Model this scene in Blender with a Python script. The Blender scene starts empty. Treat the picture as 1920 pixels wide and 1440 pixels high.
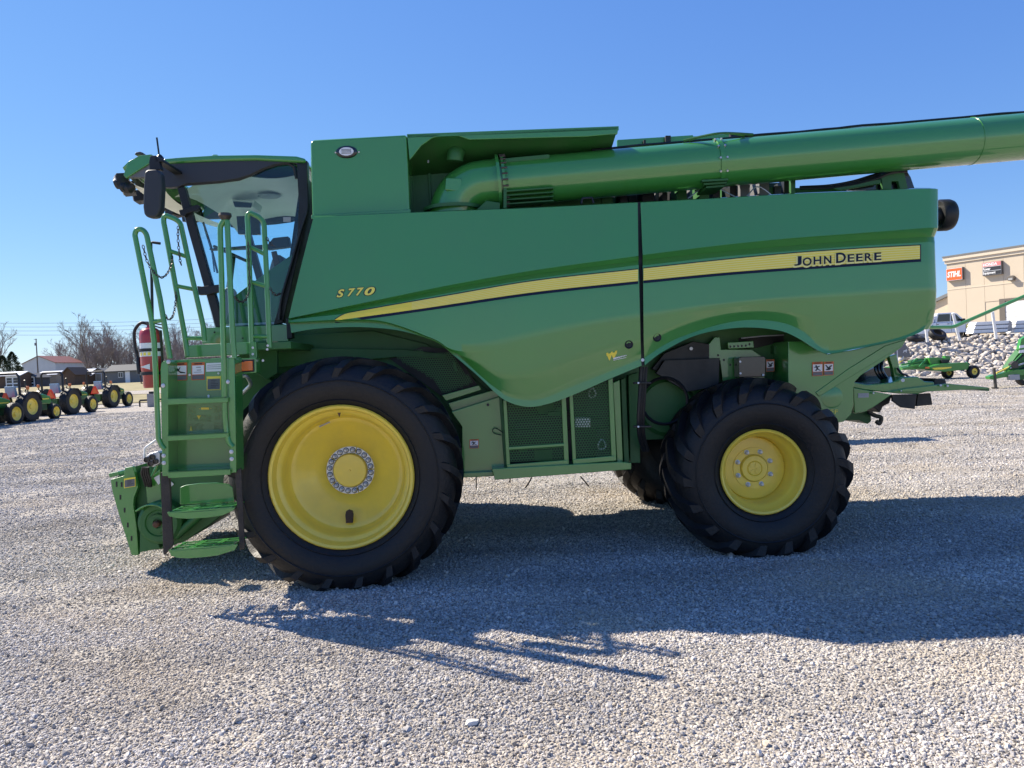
import bpy, bmesh, math, random
from mathutils import Vector as V, Matrix, noise
random.seed(7)
R = math.radians
SC = bpy.context.scene
COL = SC.collection

# ---------------------------------------------------------------- camera, sky, sun, exposure
F = 1450.0                       # focal length in pixels of the 1920 px wide photograph
CAM_H, PITCH, ROLL = 1.75, R(-1.26), R(2.6)
cam = bpy.data.objects.new('camera', bpy.data.cameras.new('camera'))
COL.objects.link(cam)
cam.data.sensor_width = 36.0
cam.data.lens = 36.0 * F / 1920.0
cam.data.clip_start, cam.data.clip_end = 0.05, 3000.0
CAM_R = (Matrix.Rotation(R(90) + PITCH, 3, 'X') @ Matrix.Rotation(-ROLL, 3, 'Z'))
cam.matrix_world = Matrix.Translation((0, 0, CAM_H)) @ CAM_R.to_4x4()
SC.camera = cam

SUN_EL, SUN_AZ = R(42), R(-59)   # azimuth from +Y, negative = to the left
world = bpy.data.worlds.new('World'); SC.world = world
world.use_nodes = True
wn = world.node_tree.nodes; wl = world.node_tree.links
wn.clear()
sky = wn.new('ShaderNodeTexSky'); sky.sky_type = 'NISHITA'; sky.sun_disc = False
sky.sun_elevation = SUN_EL; sky.sun_rotation = SUN_AZ
sky.altitude = 200; sky.air_density = 1.0; sky.dust_density = 0.0; sky.ozone_density = 3.5
bg = wn.new('ShaderNodeBackground'); bg.inputs[1].default_value = 0.0560
wo = wn.new('ShaderNodeOutputWorld')
# one even colour grade over the whole sky, as the phone camera renders it
sp_ = wn.new('ShaderNodeSeparateColor'); cb_ = wn.new('ShaderNodeCombineColor'); wl.new(sky.outputs[0], sp_.inputs[0])
for k, (gam, gain) in enumerate(((0.92, 0.77), (0.76, 0.85), (0.42, 1.0))):
    m0 = wn.new('ShaderNodeMath'); m0.operation = 'MULTIPLY'; m0.inputs[1].default_value = 0.1
    m1 = wn.new('ShaderNodeMath'); m1.operation = 'POWER'; m1.inputs[1].default_value = gam
    m2 = wn.new('ShaderNodeMath'); m2.operation = 'MULTIPLY'; m2.inputs[1].default_value = gain * 10
    wl.new(sp_.outputs[k], m0.inputs[0]); wl.new(m0.outputs[0], m1.inputs[0]); wl.new(m1.outputs[0], m2.inputs[0]); wl.new(m2.outputs[0], cb_.inputs[k])
wl.new(cb_.outputs[0], bg.inputs[0])
wl.new(bg.outputs[0], wo.inputs[0])
sd = bpy.data.lights.new('sun', 'SUN'); sd.energy = 4.75; sd.angle = R(0.53); sd.color = (1.0, 0.91, 0.76)
sun = bpy.data.objects.new('sun', sd); COL.objects.link(sun)
TO_SUN = V((math.sin(SUN_AZ) * math.cos(SUN_EL), math.cos(SUN_AZ) * math.cos(SUN_EL), math.sin(SUN_EL)))
sun.rotation_euler = TO_SUN.to_track_quat('Z', 'Y').to_euler()
sun.location = (-20, 20, 30)
vs = SC.view_settings
vs.view_transform = 'Standard'; vs.look = 'None'; vs.gamma = 1.0; vs.exposure = 1.05
vs.use_curve_mapping = False

# ---------------------------------------------------------------- measuring helpers (pixel of the photograph -> metres)
def ray(px, py):
    return CAM_R @ V(((px - 960) / F, -(py - 720) / F, -1.0))
def G(px, py, z=0.0):                     # point on the level plane z
    d = ray(px, py); t = (z - CAM_H) / d.z
    return V((0, 0, CAM_H)) + d * t
def D(px, py, dist):                      # point at distance dist along +Y
    d = ray(px, py); t = dist / d.y
    return V((0, 0, CAM_H)) + d * t
def on_plane(px, py, p0, n):
    d = ray(px, py); o = V((0, 0, CAM_H))
    return o + d * ((p0 - o).dot(n) / d.dot(n))

YAW = R(2.5)
_c = G(648, 1106)                          # where the front tyre meets the gravel, its outer shoulder
CM_R = Matrix.Rotation(YAW, 3, 'Z')
ORG = _c - CM_R @ V((0, -1.95, 0)); ORG.z = 0
CM_RI = CM_R.transposed()
CAM_L = CM_RI @ (V((0, 0, CAM_H)) - ORG)
def C(px, py, yl):                         # point of the harvester's own plane y = yl
    d = CM_RI @ ray(px, py)
    return CAM_L + d * ((yl - CAM_L.y) / d.y)
def CX(px, py, xl):
    d = CM_RI @ ray(px, py)
    return CAM_L + d * ((xl - CAM_L.x) / d.x)

def lerp_line(pts, x):
    if x <= pts[0][0]: return pts[0][1]
    for i in range(len(pts) - 1):
        (x0, y0), (x1, y1) = pts[i], pts[i + 1]
        if x <= x1:
            t = (x - x0) / (x1 - x0)
            xm = pts[i - 1] if i > 0 else (2 * x0 - x1, 2 * y0 - y1)
            xp = pts[i + 2] if i + 2 < len(pts) else (2 * x1 - x0, 2 * y1 - y0)
            m0 = (y1 - xm[1]) / (x1 - xm[0]) * (x1 - x0)
            m1 = (xp[1] - y0) / (xp[0] - x0) * (x1 - x0)
            t2, t3 = t * t, t * t * t
            return (2*t3-3*t2+1)*y0 + (t3-2*t2+t)*m0 + (-2*t3+3*t2)*y1 + (t3-t2)*m1
    return pts[-1][1]
def spl(pts, n=6, closed=False):
    pts = [V(p) for p in pts]; out = []
    L = len(pts); rng = L if closed else L - 1
    for i in range(rng):
        p1, p2 = pts[i], pts[(i + 1) % L]
        p0 = pts[i - 1] if (closed or i > 0) else p1 * 2 - p2
        p3 = pts[(i + 2) % L] if (closed or i + 2 < L) else p2 * 2 - p1
        for k in range(n):
            t = k / n
            out.append(0.5 * ((2*p1) + (p2-p0)*t + (2*p0-5*p1+4*p2-p3)*t*t + (3*p1-p0-3*p2+p3)*t*t*t))
    if not closed: out.append(pts[-1])
    return out

# ---------------------------------------------------------------- mesh building
class MB:
    def __init__(s): s.v, s.f, s.m = [], [], []
    def add(s, vs, fs, m=0):
        o = len(s.v); s.v += [tuple(p) for p in vs]
        s.f += [tuple(i + o for i in f) for f in fs]; s.m += [m] * len(fs); return s
    def box(s, a, b, m=0):
        x0, y0, z0 = a; x1, y1, z1 = b
        return s.add([(x0,y0,z0),(x1,y0,z0),(x1,y1,z0),(x0,y1,z0),(x0,y0,z1),(x1,y0,z1),(x1,y1,z1),(x0,y1,z1)],
                     [(0,3,2,1),(4,5,6,7),(0,1,5,4),(1,2,6,5),(2,3,7,6),(3,0,4,7)], m)
    def bar(s, p, q, w, h, up=(0, 0, 1), m=0):           # rectangular bar from p to q
        p, q = V(p), V(q); d = (q - p).normalized(); u = V(up)
        sd_ = d.cross(u).normalized(); u = sd_.cross(d).normalized()
        a, b = sd_ * (w / 2), u * (h / 2)
        return s.add([p-a-b, p+a-b, p+a+b, p-a+b, q-a-b, q+a-b, q+a+b, q-a+b],
                     [(0,3,2,1),(4,5,6,7),(0,1,5,4),(1,2,6,5),(2,3,7,6),(3,0,4,7)], m)
    def prism(s, pts, ext, m=0):
        pts = [V(p) for p in pts]; e = V(ext); n = len(pts)
        return s.add(pts + [p + e for p in pts],
                     [tuple(range(n - 1, -1, -1)), tuple(range(n, 2 * n))] +
                     [(i, (i + 1) % n, n + (i + 1) % n, n + i) for i in range(n)], m)
    def tube(s, path, r, n=8, closed=False, m=0, caps=True):
        path = [V(p) for p in path]; L = len(path)
        rr = r if isinstance(r, (list, tuple)) else [r] * L
        vs_, fs = [], []
        t0 = (path[1] - path[0]).normalized()
        ref = t0.cross(V((0, 0, 1)))
        if ref.length < 0.05: ref = t0.cross(V((1, 0, 0)))
        ref.normalize()
        for i, p in enumerate(path):
            a = path[i - 1] if (i > 0 or closed) else p
            b = path[(i + 1) % L] if (i < L - 1 or closed) else p
            t = (b - a)
            t = t.normalized() if t.length > 1e-9 else t0
            ref = (ref - t * ref.dot(t))
            ref = ref.normalized() if ref.length > 1e-6 else t.orthogonal().normalized()
            bn = t.cross(ref)
            for k in range(n):
                an = 2 * math.pi * k / n
                vs_.append(p + (ref * math.cos(an) + bn * math.sin(an)) * rr[i])
        rings = L if closed else L - 1
        for i in range(rings):
            j = (i + 1) % L
            for k in range(n):
                k2 = (k + 1) % n
                fs.append((i*n+k, i*n+k2, j*n+k2, j*n+k))
        if not closed and caps:
            fs.append(tuple(range(n - 1, -1, -1))); fs.append(tuple((L-1)*n + k for k in range(n)))
        return s.add(vs_, fs, m)
    def lathe(s, prof, o, axis, n=32, m=0, cap0=False, cap1=False):   # prof: (radius, distance along axis)
        o = V(o); ax = V(axis).normalized(); u = ax.orthogonal().normalized(); w = ax.cross(u)
        vs_ = [o + ax * h + (u * math.cos(2*math.pi*k/n) + w * math.sin(2*math.pi*k/n)) * r for r, h in prof for k in range(n)]
        fs = [(i*n+k, i*n+(k+1) % n, (i+1)*n+(k+1) % n, (i+1)*n+k) for i in range(len(prof)-1) for k in range(n)]
        if cap0: fs.append(tuple(range(n-1, -1, -1)))
        if cap1: fs.append(tuple((len(prof)-1)*n+k for k in range(n)))
        return s.add(vs_, fs, m)
    def cyl(s, p, q, r, n=12, r1=None, m=0):
        p, q = V(p), V(q); L = (q - p).length
        return s.lathe([(r, 0), (r if r1 is None else r1, L)], p, q - p, n, m, True, True)
    def grid(s, rows, m=0, closed=False):
        nr, nc = len(rows), len(rows[0])
        fs = [(i*nc+j, i*nc+j+1, (i+1)*nc+j+1, (i+1)*nc+j) for i in range(nr-1) for j in range(nc-1)]
        return s.add([p for r_ in rows for p in r_], fs, m)
    def mesh(s, name, mats, smooth=35, recalc=True):
        me = bpy.data.meshes.new(name)
        me.from_pydata(s.v, [], s.f)
        if not isinstance(mats, (list, tuple)): mats = [mats]
        for x in mats: me.materials.append(M[x] if isinstance(x, str) else x)
        if len(mats) > 1: me.polygons.foreach_set('material_index', s.m)
        if recalc:
            bm = bmesh.new(); bm.from_mesh(me)
            bmesh.ops.recalc_face_normals(bm, faces=bm.faces); bm.to_mesh(me); bm.free()
        if smooth:
            me.polygons.foreach_set('use_smooth', [True] * len(me.polygons))
            me.set_sharp_from_angle(angle=R(smooth))
        me.update(); return me
    def build(s, name, mats, parent=None, smooth=35, bevel=0, recalc=True):
        return link(name, s.mesh(name, mats, smooth, recalc), parent, bevel)
def link(name, me, parent=None, bevel=0):
    o = bpy.data.objects.new(name, me); COL.objects.link(o)
    if parent: o.parent = parent
    if bevel:
        b = o.modifiers.new('bevel', 'BEVEL'); b.width = bevel; b.segments = 2
        b.limit_method = 'ANGLE'; b.angle_limit = R(40); b.harden_normals = True
    return o
def tag(o, label=None, cat=None, group=None, kind=None):
    if label: o['label'] = label
    if cat: o['category'] = cat
    if group: o['group'] = group
    if kind: o['kind'] = kind
    return o
def thing(name, label, cat, loc=(0, 0, 0), rz=0, group=None):
    o = bpy.data.objects.new(name, None); COL.objects.link(o)
    o.empty_display_size = 0.2; o.location = loc; o.rotation_euler = (0, 0, rz)
    return tag(o, label, cat, group)
def part(name, parent):                    # an empty part that groups its own pieces
    o = bpy.data.objects.new(name, None); COL.objects.link(o); o.parent = parent; return o
def copy_tree(o, parent=None):
    c = o.copy(); COL.objects.link(c)
    if parent: c.parent = parent
    for ch in list(o.children): copy_tree(ch, c)
    return c
def mirror_y(o):                           # the same part on the harvester's far side
    me = o.data.copy()
    for v in me.vertices: v.co.y = -v.co.y
    me.flip_normals()
    return link(o.name.split('.')[0], me, o.parent)

def text_pts(body, shear=0.0, offset=0.0, spacing=1.0):
    cu = bpy.data.curves.new('t', 'FONT'); cu.body = body; cu.size = 1.0
    cu.shear = shear; cu.offset = offset; cu.space_character = spacing; cu.resolution_u = 3
    ob = bpy.data.objects.new('t', cu); COL.objects.link(ob)
    dg = bpy.context.evaluated_depsgraph_get()
    me = bpy.data.meshes.new_from_object(ob.evaluated_get(dg))
    vs_ = [v.co.copy() for v in me.vertices]; fs = [tuple(p.vertices) for p in me.polygons]
    bpy.data.objects.remove(ob); bpy.data.curves.remove(cu); bpy.data.meshes.remove(me)
    return vs_, fs
def text_mesh(mb, body, mapping, m=0, shear=0.0, offset=0.0, fit=None, spacing=1.0):
    vs_, fs = text_pts(body, shear, offset, spacing)
    if not vs_: return
    x0 = min(v.x for v in vs_) + offset; x1 = max(v.x for v in vs_) - offset
    y0 = min(v.y for v in vs_) + offset; y1 = max(v.y for v in vs_) - offset
    mb.add([mapping((v.x - x0) / (x1 - x0), (v.y - y0) / (y1 - y0)) for v in vs_], fs, m)
# ---------------------------------------------------------------- materials
M = {}
def nmat(name):
    m = bpy.data.materials.new(name); m.use_nodes = True
    return m, m.node_tree.nodes, m.node_tree.links, m.node_tree.nodes['Principled BSDF']
def pbr(name, col, rough=0.5, metal=0.0, coat=0.0, coat_rough=0.05, var=0.0, scale=8.0, col2=None, bump=0.0,
        bscale=60.0, emit=0.0, spec=0.5, rvar=0.0, coat_ior=1.5):
    m, n, l, b = nmat(name)
    b.inputs['Base Color'].default_value = (*col, 1); b.inputs['Roughness'].default_value = rough
    b.inputs['Metallic'].default_value = metal; b.inputs['Coat Weight'].default_value = coat
    b.inputs['Coat Roughness'].default_value = coat_rough; b.inputs['Specular IOR Level'].default_value = spec
    b.inputs['Coat IOR'].default_value = coat_ior
    if emit:
        b.inputs['Emission Color'].default_value = (*col, 1); b.inputs['Emission Strength'].default_value = emit
    tc = n.new('ShaderNodeTexCoord')
    if var or rvar:
        nz = n.new('ShaderNodeTexNoise'); nz.inputs['Scale'].default_value = scale
        nz.inputs['Detail'].default_value = 6; nz.inputs['Roughness'].default_value = 0.65
        l.new(tc.outputs['Object'], nz.inputs['Vector'])
        rp = n.new('ShaderNodeMapRange'); rp.inputs[1].default_value = 0.35; rp.inputs[2].default_value = 0.7
        l.new(nz.outputs[0], rp.inputs[0])
        if var:
            mx = n.new('ShaderNodeMix'); mx.data_type = 'RGBA'
            c2 = col2 or tuple(c * (1 - var) for c in col)
            mx.inputs['A'].default_value = (*col, 1); mx.inputs['B'].default_value = (*c2, 1)
            sc_ = n.new('ShaderNodeMath'); sc_.operation = 'MULTIPLY'; sc_.inputs[1].default_value = var if col2 else 1.0
            l.new(rp.outputs[0], sc_.inputs[0]); l.new(sc_.outputs[0], mx.inputs['Factor'])
            l.new(mx.outputs['Result'], b.inputs['Base Color'])
        if rvar:
            r2 = n.new('ShaderNodeMapRange'); r2.inputs[3].default_value = rough; r2.inputs[4].default_value = rough + rvar
            l.new(rp.outputs[0], r2.inputs[0]); l.new(r2.outputs[0], b.inputs['Roughness'])
            if coat:
                r3 = n.new('ShaderNodeMapRange'); r3.inputs[3].default_value = coat_rough; r3.inputs[4].default_value = coat_rough + rvar
                l.new(rp.outputs[0], r3.inputs[0]); l.new(r3.outputs[0], b.inputs['Coat Roughness'])
    if bump:
        n2 = n.new('ShaderNodeTexNoise'); n2.inputs['Scale'].default_value = bscale; n2.inputs['Detail'].default_value = 5
        l.new(tc.outputs['Object'], n2.inputs['Vector'])
        bp = n.new('ShaderNodeBump'); bp.inputs['Strength'].default_value = bump; bp.inputs['Distance'].default_value = 0.02
        l.new(n2.outputs[0], bp.inputs['Height']); l.new(bp.outputs[0], b.inputs['Normal'])
    M[name] = m; return m

GREEN = (0.052, 0.262, 0.044)
pbr('green', GREEN, 0.30, coat=1.0, coat_rough=0.035, var=0.10, col2=(0.09, 0.11, 0.07), scale=1.7, rvar=0.05, spec=0.5, coat_ior=1.58, bump=0.03, bscale=1.3)
pbr('green_shaded', (0.022, 0.135, 0.027), 0.5, coat=0.08, coat_ior=1.5, coat_rough=0.15, var=0.22, col2=(0.10, 0.11, 0.08), scale=5, rvar=0.12)  # the same green paint darkened, shade of wells and recesses put into the colour
pbr('green_bright', (0.035, 0.24, 0.03), 0.35, coat=0.5, var=0.15, col2=(0.1, 0.14, 0.06), scale=4)
pbr('yellow', (0.94, 0.70, 0.075), 0.34, coat=0.6, coat_rough=0.1, var=0.22, col2=(0.42, 0.34, 0.12), scale=4, rvar=0.1)
pbr('decal_yellow', (0.94, 0.74, 0.06), 0.35, coat=0.4)
pbr('decal_pale', (0.95, 0.84, 0.26), 0.35, coat=0.4)
pbr('navy', (0.004, 0.008, 0.03), 0.4, spec=0.3)
pbr('roof_trim', (0.035, 0.036, 0.042), 0.5)
pbr('number_yellow', (0.92, 0.78, 0.12), 0.35)
pbr('black', (0.012, 0.013, 0.015), 0.42, var=0.3, scale=6, rvar=0.15)
pbr('black_gloss', (0.01, 0.011, 0.013), 0.2, coat=0.6)
pbr('mirror_black', (0.03, 0.032, 0.036), 0.5)
pbr('rubber', (0.0065, 0.007, 0.0085), 0.45, spec=0.4, var=0.16, col2=(0.085, 0.068, 0.05), scale=4.5, bump=0.25, bscale=45, rvar=0.2)
pbr('rubber_strap', (0.02, 0.018, 0.017), 0.7, var=0.4, col2=(0.10, 0.08, 0.06), scale=9, bump=0.3)
pbr('steel', (0.55, 0.56, 0.58), 0.35, metal=1.0, var=0.3, scale=30)
pbr('zinc_bright', (0.86, 0.87, 0.88), 0.45, metal=0.15, var=0.15, scale=20)
pbr('zinc', (0.62, 0.64, 0.68), 0.4, metal=0.6, var=0.2, scale=20)
pbr('dark_steel', (0.10, 0.09, 0.08), 0.5, metal=0.7, var=0.3, scale=12)
pbr('cream', (0.88, 0.86, 0.78), 0.7, var=0.1, scale=3)
pbr('grey_plastic', (0.16, 0.16, 0.165), 0.55, var=0.15, scale=4)
pbr('grey_light', (0.38, 0.38, 0.38), 0.6)
pbr('white', (0.84, 0.84, 0.83), 0.5, var=0.08, scale=3)
pbr('sign_white', (0.8, 0.8, 0.8), 0.4)
pbr('orange_lens', (0.75, 0.17, 0.02), 0.25, coat=0.6)
pbr('warn_orange', (0.62, 0.13, 0.02), 0.4)
pbr('red', (0.42, 0.02, 0.018), 0.3, coat=0.7, var=0.1, scale=8)
pbr('smv_red', (0.85, 0.06, 0.02), 0.45)
pbr('smv_orange', (0.9, 0.16, 0.03), 0.5)
pbr('screen', (0.02, 0.025, 0.03), 0.2)
pbr('skin_seat', (0.05, 0.05, 0.055), 0.8)
pbr('valve_brown', (0.05, 0.028, 0.018), 0.7)
pbr('rust', (0.12, 0.055, 0.03), 0.7, var=0.4, scale=20)
pbr('concrete', (0.34, 0.33, 0.32), 0.85, var=0.25, scale=2.5, bump=0.15)
pbr('eifs', (0.60, 0.505, 0.385), 0.85, var=0.16, col2=(0.44, 0.38, 0.30), scale=0.35, bump=0.08, bscale=25)
pbr('eifs_trim', (0.66, 0.565, 0.44), 0.8, var=0.1, scale=0.5)
pbr('roof_grey', (0.16, 0.165, 0.17), 0.6)
pbr('metal_white', (0.62, 0.64, 0.67), 0.45, var=0.12, scale=0.8)
pbr('roof_white', (0.66, 0.68, 0.72), 0.4, var=0.1, scale=0.5)
pbr('roof_red', (0.21, 0.065, 0.045), 0.55, var=0.2, scale=0.6)
pbr('shed_tan', (0.36, 0.30, 0.23), 0.8, var=0.15, scale=2)
pbr('shed_grey', (0.15, 0.16, 0.17), 0.75, var=0.15, scale=2)
pbr('shed_blue', (0.05, 0.065, 0.09), 0.7, var=0.15, scale=2)
pbr('shed_brown', (0.12, 0.075, 0.05), 0.8, var=0.2, scale=2)
pbr('shingle', (0.09, 0.095, 0.105), 0.8, var=0.25, scale=4)
pbr('window_dark', (0.02, 0.025, 0.03), 0.08, coat=0.5)
pbr('truck_white', (0.78, 0.79, 0.81), 0.3, coat=0.8)
pbr('wood_pole', (0.17, 0.14, 0.12), 0.85, var=0.3, scale=6)
pbr('wire', (0.12, 0.12, 0.13), 0.6)
pbr('bark', (0.15, 0.12, 0.10), 0.9, var=0.3, scale=5)
pbr('twig', (0.27, 0.23, 0.215), 0.9, var=0.2, scale=2)
pbr('sign_orange', (0.85, 0.13, 0.025), 0.4)
pbr('sign_pink', (0.70, 0.20, 0.19), 0.4)
pbr('sign_black', (0.03, 0.03, 0.035), 0.4)
pbr('sign_bronze', (0.14, 0.12, 0.10), 0.5)
pbr('seat_wrap', (0.25, 0.38, 0.5), 0.18, coat=0.8)
pbr('chrome', (0.8, 0.8, 0.82), 0.12, metal=1.0)

def glass_mat(name, tint, refl=1.45, rough=0.0):
    m = bpy.data.materials.new(name); m.use_nodes = True; n, l = m.node_tree.nodes, m.node_tree.links
    n.clear()
    o = n.new('ShaderNodeOutputMaterial'); t = n.new('ShaderNodeBsdfTransparent'); g = n.new('ShaderNodeBsdfGlossy')
    t.inputs[0].default_value = (*tint, 1); g.inputs['Roughness'].default_value = rough
    lw = n.new('ShaderNodeLayerWeight'); lw.inputs['Blend'].default_value = 0.5
    pw = n.new('ShaderNodeMath'); pw.operation = 'POWER'; pw.inputs[1].default_value = 5.0
    fr = n.new('ShaderNodeMath'); fr.operation = 'MULTIPLY_ADD'; fr.inputs[1].default_value = 0.85; fr.inputs[2].default_value = 0.04
    l.new(lw.outputs['Facing'], pw.inputs[0]); l.new(pw.outputs[0], fr.inputs[0])
    mx = n.new('ShaderNodeMixShader')
    l.new(fr.outputs[0], mx.inputs[0]); l.new(t.outputs[0], mx.inputs[1]); l.new(g.outputs[0], mx.inputs[2])
    l.new(mx.outputs[0], o.inputs[0]); M[name] = m
glass_mat('glass', (0.84, 0.955, 0.98))
glass_mat('glass_clear', (0.80, 0.92, 0.96))

# gravel: stones of mixed greys, per stone
def gravel_stone_mat():
    m, n, l, b = nmat('gravel_stone')
    oi = n.new('ShaderNodeObjectInfo'); geo = n.new('ShaderNodeNewGeometry')
    cr = n.new('ShaderNodeValToRGB'); e = cr.color_ramp.elements
    e[0].position = 0; e[0].color = (0.20, 0.18, 0.16, 1); e[1].position = 1; e[1].color = (0.76, 0.71, 0.64, 1)
    for p, c in ((0.15, (0.31, 0.29, 0.275)), (0.5, (0.46, 0.43, 0.405)), (0.8, (0.62, 0.585, 0.55)), (0.93, (0.54, 0.45, 0.34))):
        x = e.new(p); x.color = (*c, 1)
    l.new(oi.outputs['Random'], cr.inputs[0])
    nz = n.new('ShaderNodeTexNoise'); nz.inputs['Scale'].default_value = 0.55; nz.inputs['Detail'].default_value = 5
    l.new(geo.outputs['Position'], nz.inputs['Vector'])
    rp = n.new('ShaderNodeMapRange'); rp.inputs[1].default_value = 0.50; rp.inputs[2].default_value = 0.66; rp.inputs[4].default_value = 0.70
    l.new(nz.outputs[0], rp.inputs[0])
    mx = n.new('ShaderNodeMix'); mx.data_type = 'RGBA'; mx.inputs['B'].default_value = (0.50, 0.42, 0.31, 1)
    l.new(rp.outputs[0], mx.inputs['Factor']); l.new(cr.outputs[0], mx.inputs['A']); 
    # worn wheel tracks and dirtier patches: broad tone changes over the lot
    n3 = n.new('ShaderNodeTexNoise'); n3.inputs['Scale'].default_value = 0.9; n3.inputs['Detail'].default_value = 4
    mp3 = n.new('ShaderNodeMapping'); mp3.inputs['Scale'].default_value = (0.35, 1.3, 1); mp3.inputs['Rotation'].default_value = (0, 0, 0.25)
    l.new(geo.outputs['Position'], mp3.inputs[0]); l.new(mp3.outputs[0], n3.inputs['Vector'])
    r3 = n.new('ShaderNodeMapRange'); r3.inputs[1].default_value = 0.35; r3.inputs[2].default_value = 0.65; r3.inputs[3].default_value = 0.72; r3.inputs[4].default_value = 1.10
    l.new(n3.outputs[0], r3.inputs[0])
    ml = n.new('ShaderNodeVectorMath'); ml.operation = 'SCALE'; l.new(mx.outputs['Result'], ml.inputs[0]); l.new(r3.outputs[0], ml.inputs['Scale'])
    l.new(ml.outputs[0], b.inputs['Base Color'])
    b.inputs['Roughness'].default_value = 0.8
    M['gravel_stone'] = m
gravel_stone_mat()
def gravel_ground_mat():
    m, n, l, b = nmat('gravel_ground')
    geo = n.new('ShaderNodeNewGeometry')
    vo = n.new('ShaderNodeTexVoronoi'); vo.inputs['Scale'].default_value = 62
    l.new(geo.outputs['Position'], vo.inputs['Vector'])
    cr = n.new('ShaderNodeValToRGB'); e = cr.color_ramp.elements
    e[0].color = (0.17, 0.152, 0.138, 1); e[1].color = (0.54, 0.50, 0.45, 1)
    x = e.new(0.5); x.color = (0.36, 0.332, 0.30, 1)
    sp = n.new('ShaderNodeSeparateColor'); l.new(vo.outputs['Color'], sp.inputs[0]); l.new(sp.outputs[0], cr.inputs[0])
    nz = n.new('ShaderNodeTexNoise'); nz.inputs['Scale'].default_value = 0.3; nz.inputs['Detail'].default_value = 7
    mp = n.new('ShaderNodeMapping'); mp.inputs['Scale'].default_value = (0.5, 1.6, 1)
    l.new(geo.outputs['Position'], mp.inputs[0]); l.new(mp.outputs[0], nz.inputs['Vector'])
    rp = n.new('ShaderNodeMapRange'); rp.inputs[1].default_value = 0.45; rp.inputs[2].default_value = 0.7; rp.inputs[4].default_value = 0.55
    l.new(nz.outputs[0], rp.inputs[0])
    mx = n.new('ShaderNodeMix'); mx.data_type = 'RGBA'; mx.inputs['B'].default_value = (0.40, 0.335, 0.255, 1)
    l.new(rp.outputs[0], mx.inputs['Factor']); l.new(cr.outputs[0], mx.inputs['A']); l.new(mx.outputs['Result'], b.inputs['Base Color'])
    b.inputs['Roughness'].default_value = 0.9; b.inputs['Specular IOR Level'].default_value = 0.2
    bp = n.new('ShaderNodeBump'); bp.inputs['Strength'].default_value = 0.7; bp.inputs['Distance'].default_value = 0.018
    iv = n.new('ShaderNodeMath'); iv.operation = 'SUBTRACT'; iv.inputs[0].default_value = 1.0
    l.new(vo.outputs['Distance'], iv.inputs[1]); l.new(iv.outputs[0], bp.inputs['Height']); l.new(bp.outputs[0], b.inputs['Normal'])
    M['gravel_ground'] = m
gravel_ground_mat()
def grass_mat():
    m, n, l, b = nmat('dry_grass')
    geo = n.new('ShaderNodeNewGeometry')
    nz = n.new('ShaderNodeTexNoise'); nz.inputs['Scale'].default_value = 0.35; nz.inputs['Detail'].default_value = 9; nz.inputs['Roughness'].default_value = 0.75
    l.new(geo.outputs['Position'], nz.inputs['Vector'])
    cr = n.new('ShaderNodeValToRGB'); e = cr.color_ramp.elements
    e[0].position = 0.3; e[0].color = (0.13, 0.12, 0.045, 1); e[1].position = 0.72; e[1].color = (0.40, 0.32, 0.18, 1)
    x = e.new(0.5); x.color = (0.25, 0.21, 0.10, 1)
    l.new(nz.outputs[0], cr.inputs[0]); l.new(cr.outputs[0], b.inputs['Base Color']); b.inputs['Roughness'].default_value = 0.95
    M['dry_grass'] = m
grass_mat()
def rock_mat():
    m, n, l, b = nmat('rock')
    oi = n.new('ShaderNodeObjectInfo'); geo = n.new('ShaderNodeNewGeometry')
    nz = n.new('ShaderNodeTexNoise'); nz.inputs['Scale'].default_value = 2.2; nz.inputs['Detail'].default_value = 6
    l.new(geo.outputs['Position'], nz.inputs['Vector'])
    ad = n.new('ShaderNodeMath'); ad.operation = 'MULTIPLY_ADD'; ad.inputs[1].default_value = 0.5; 
    l.new(oi.outputs['Random'], ad.inputs[0]); l.new(nz.outputs[0], ad.inputs[2])
    cr = n.new('ShaderNodeValToRGB'); e = cr.color_ramp.elements
    e[0].position = 0.3; e[0].color = (0.20, 0.17, 0.14, 1); e[1].position = 0.95; e[1].color = (0.56, 0.50, 0.43, 1)
    l.new(ad.outputs[0], cr.inputs[0]); l.new(cr.outputs[0], b.inputs['Base Color']); b.inputs['Roughness'].default_value = 0.9
    M['rock'] = m
rock_mat()
def leaf_mat():
    m, n, l, b = nmat('cedar_leaf')
    geo = n.new('ShaderNodeNewGeometry')
    cr = n.new('ShaderNodeValToRGB'); e = cr.color_ramp.elements
    e[0].color = (0.018, 0.032, 0.014, 1); e[1].color = (0.06, 0.085, 0.03, 1)
    l.new(geo.outputs['Random Per Island'], cr.inputs[0]); l.new(cr.outputs[0], b.inputs['Base Color']); b.inputs['Roughness'].default_value = 0.8
    M['cedar_leaf'] = m
leaf_mat()
# ---------------------------------------------------------------- ground
import numpy as np
def sstep(a, b, x):
    t = min(1, max(0, (x - a) / (b - a))); return t * t * (3 - 2 * t)
def gz(x, y):
    z = 0.25 * sstep(28, 55, y) + 1.0 * sstep(58, 92, y) + 0.75 * sstep(92, 135, y) + 2.0 * sstep(160, 600, y)
    if abs(x) < 40 and -8 < y < 40:
        z += 0.02 * noise.noise(V((x * 0.35, y * 0.35, 0))) * sstep(9.5, 12, abs(y - 1) + abs(x) * 0.5)
    return z
def axis(a, b, near, step, grow):
    xs = [0.0]; s = step
    while xs[-1] < b:
        if xs[-1] > near: s *= grow
        xs.append(xs[-1] + s)
    neg = [0.0]; s = step
    while neg[-1] > a:
        if -neg[-1] > near: s *= grow
        neg.append(neg[-1] - s)
    return neg[:0:-1] + xs
xs = axis(-1500, 1500, 20, 0.8, 1.13); ys = axis(-60, 2200, 45, 0.8, 1.10)
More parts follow.
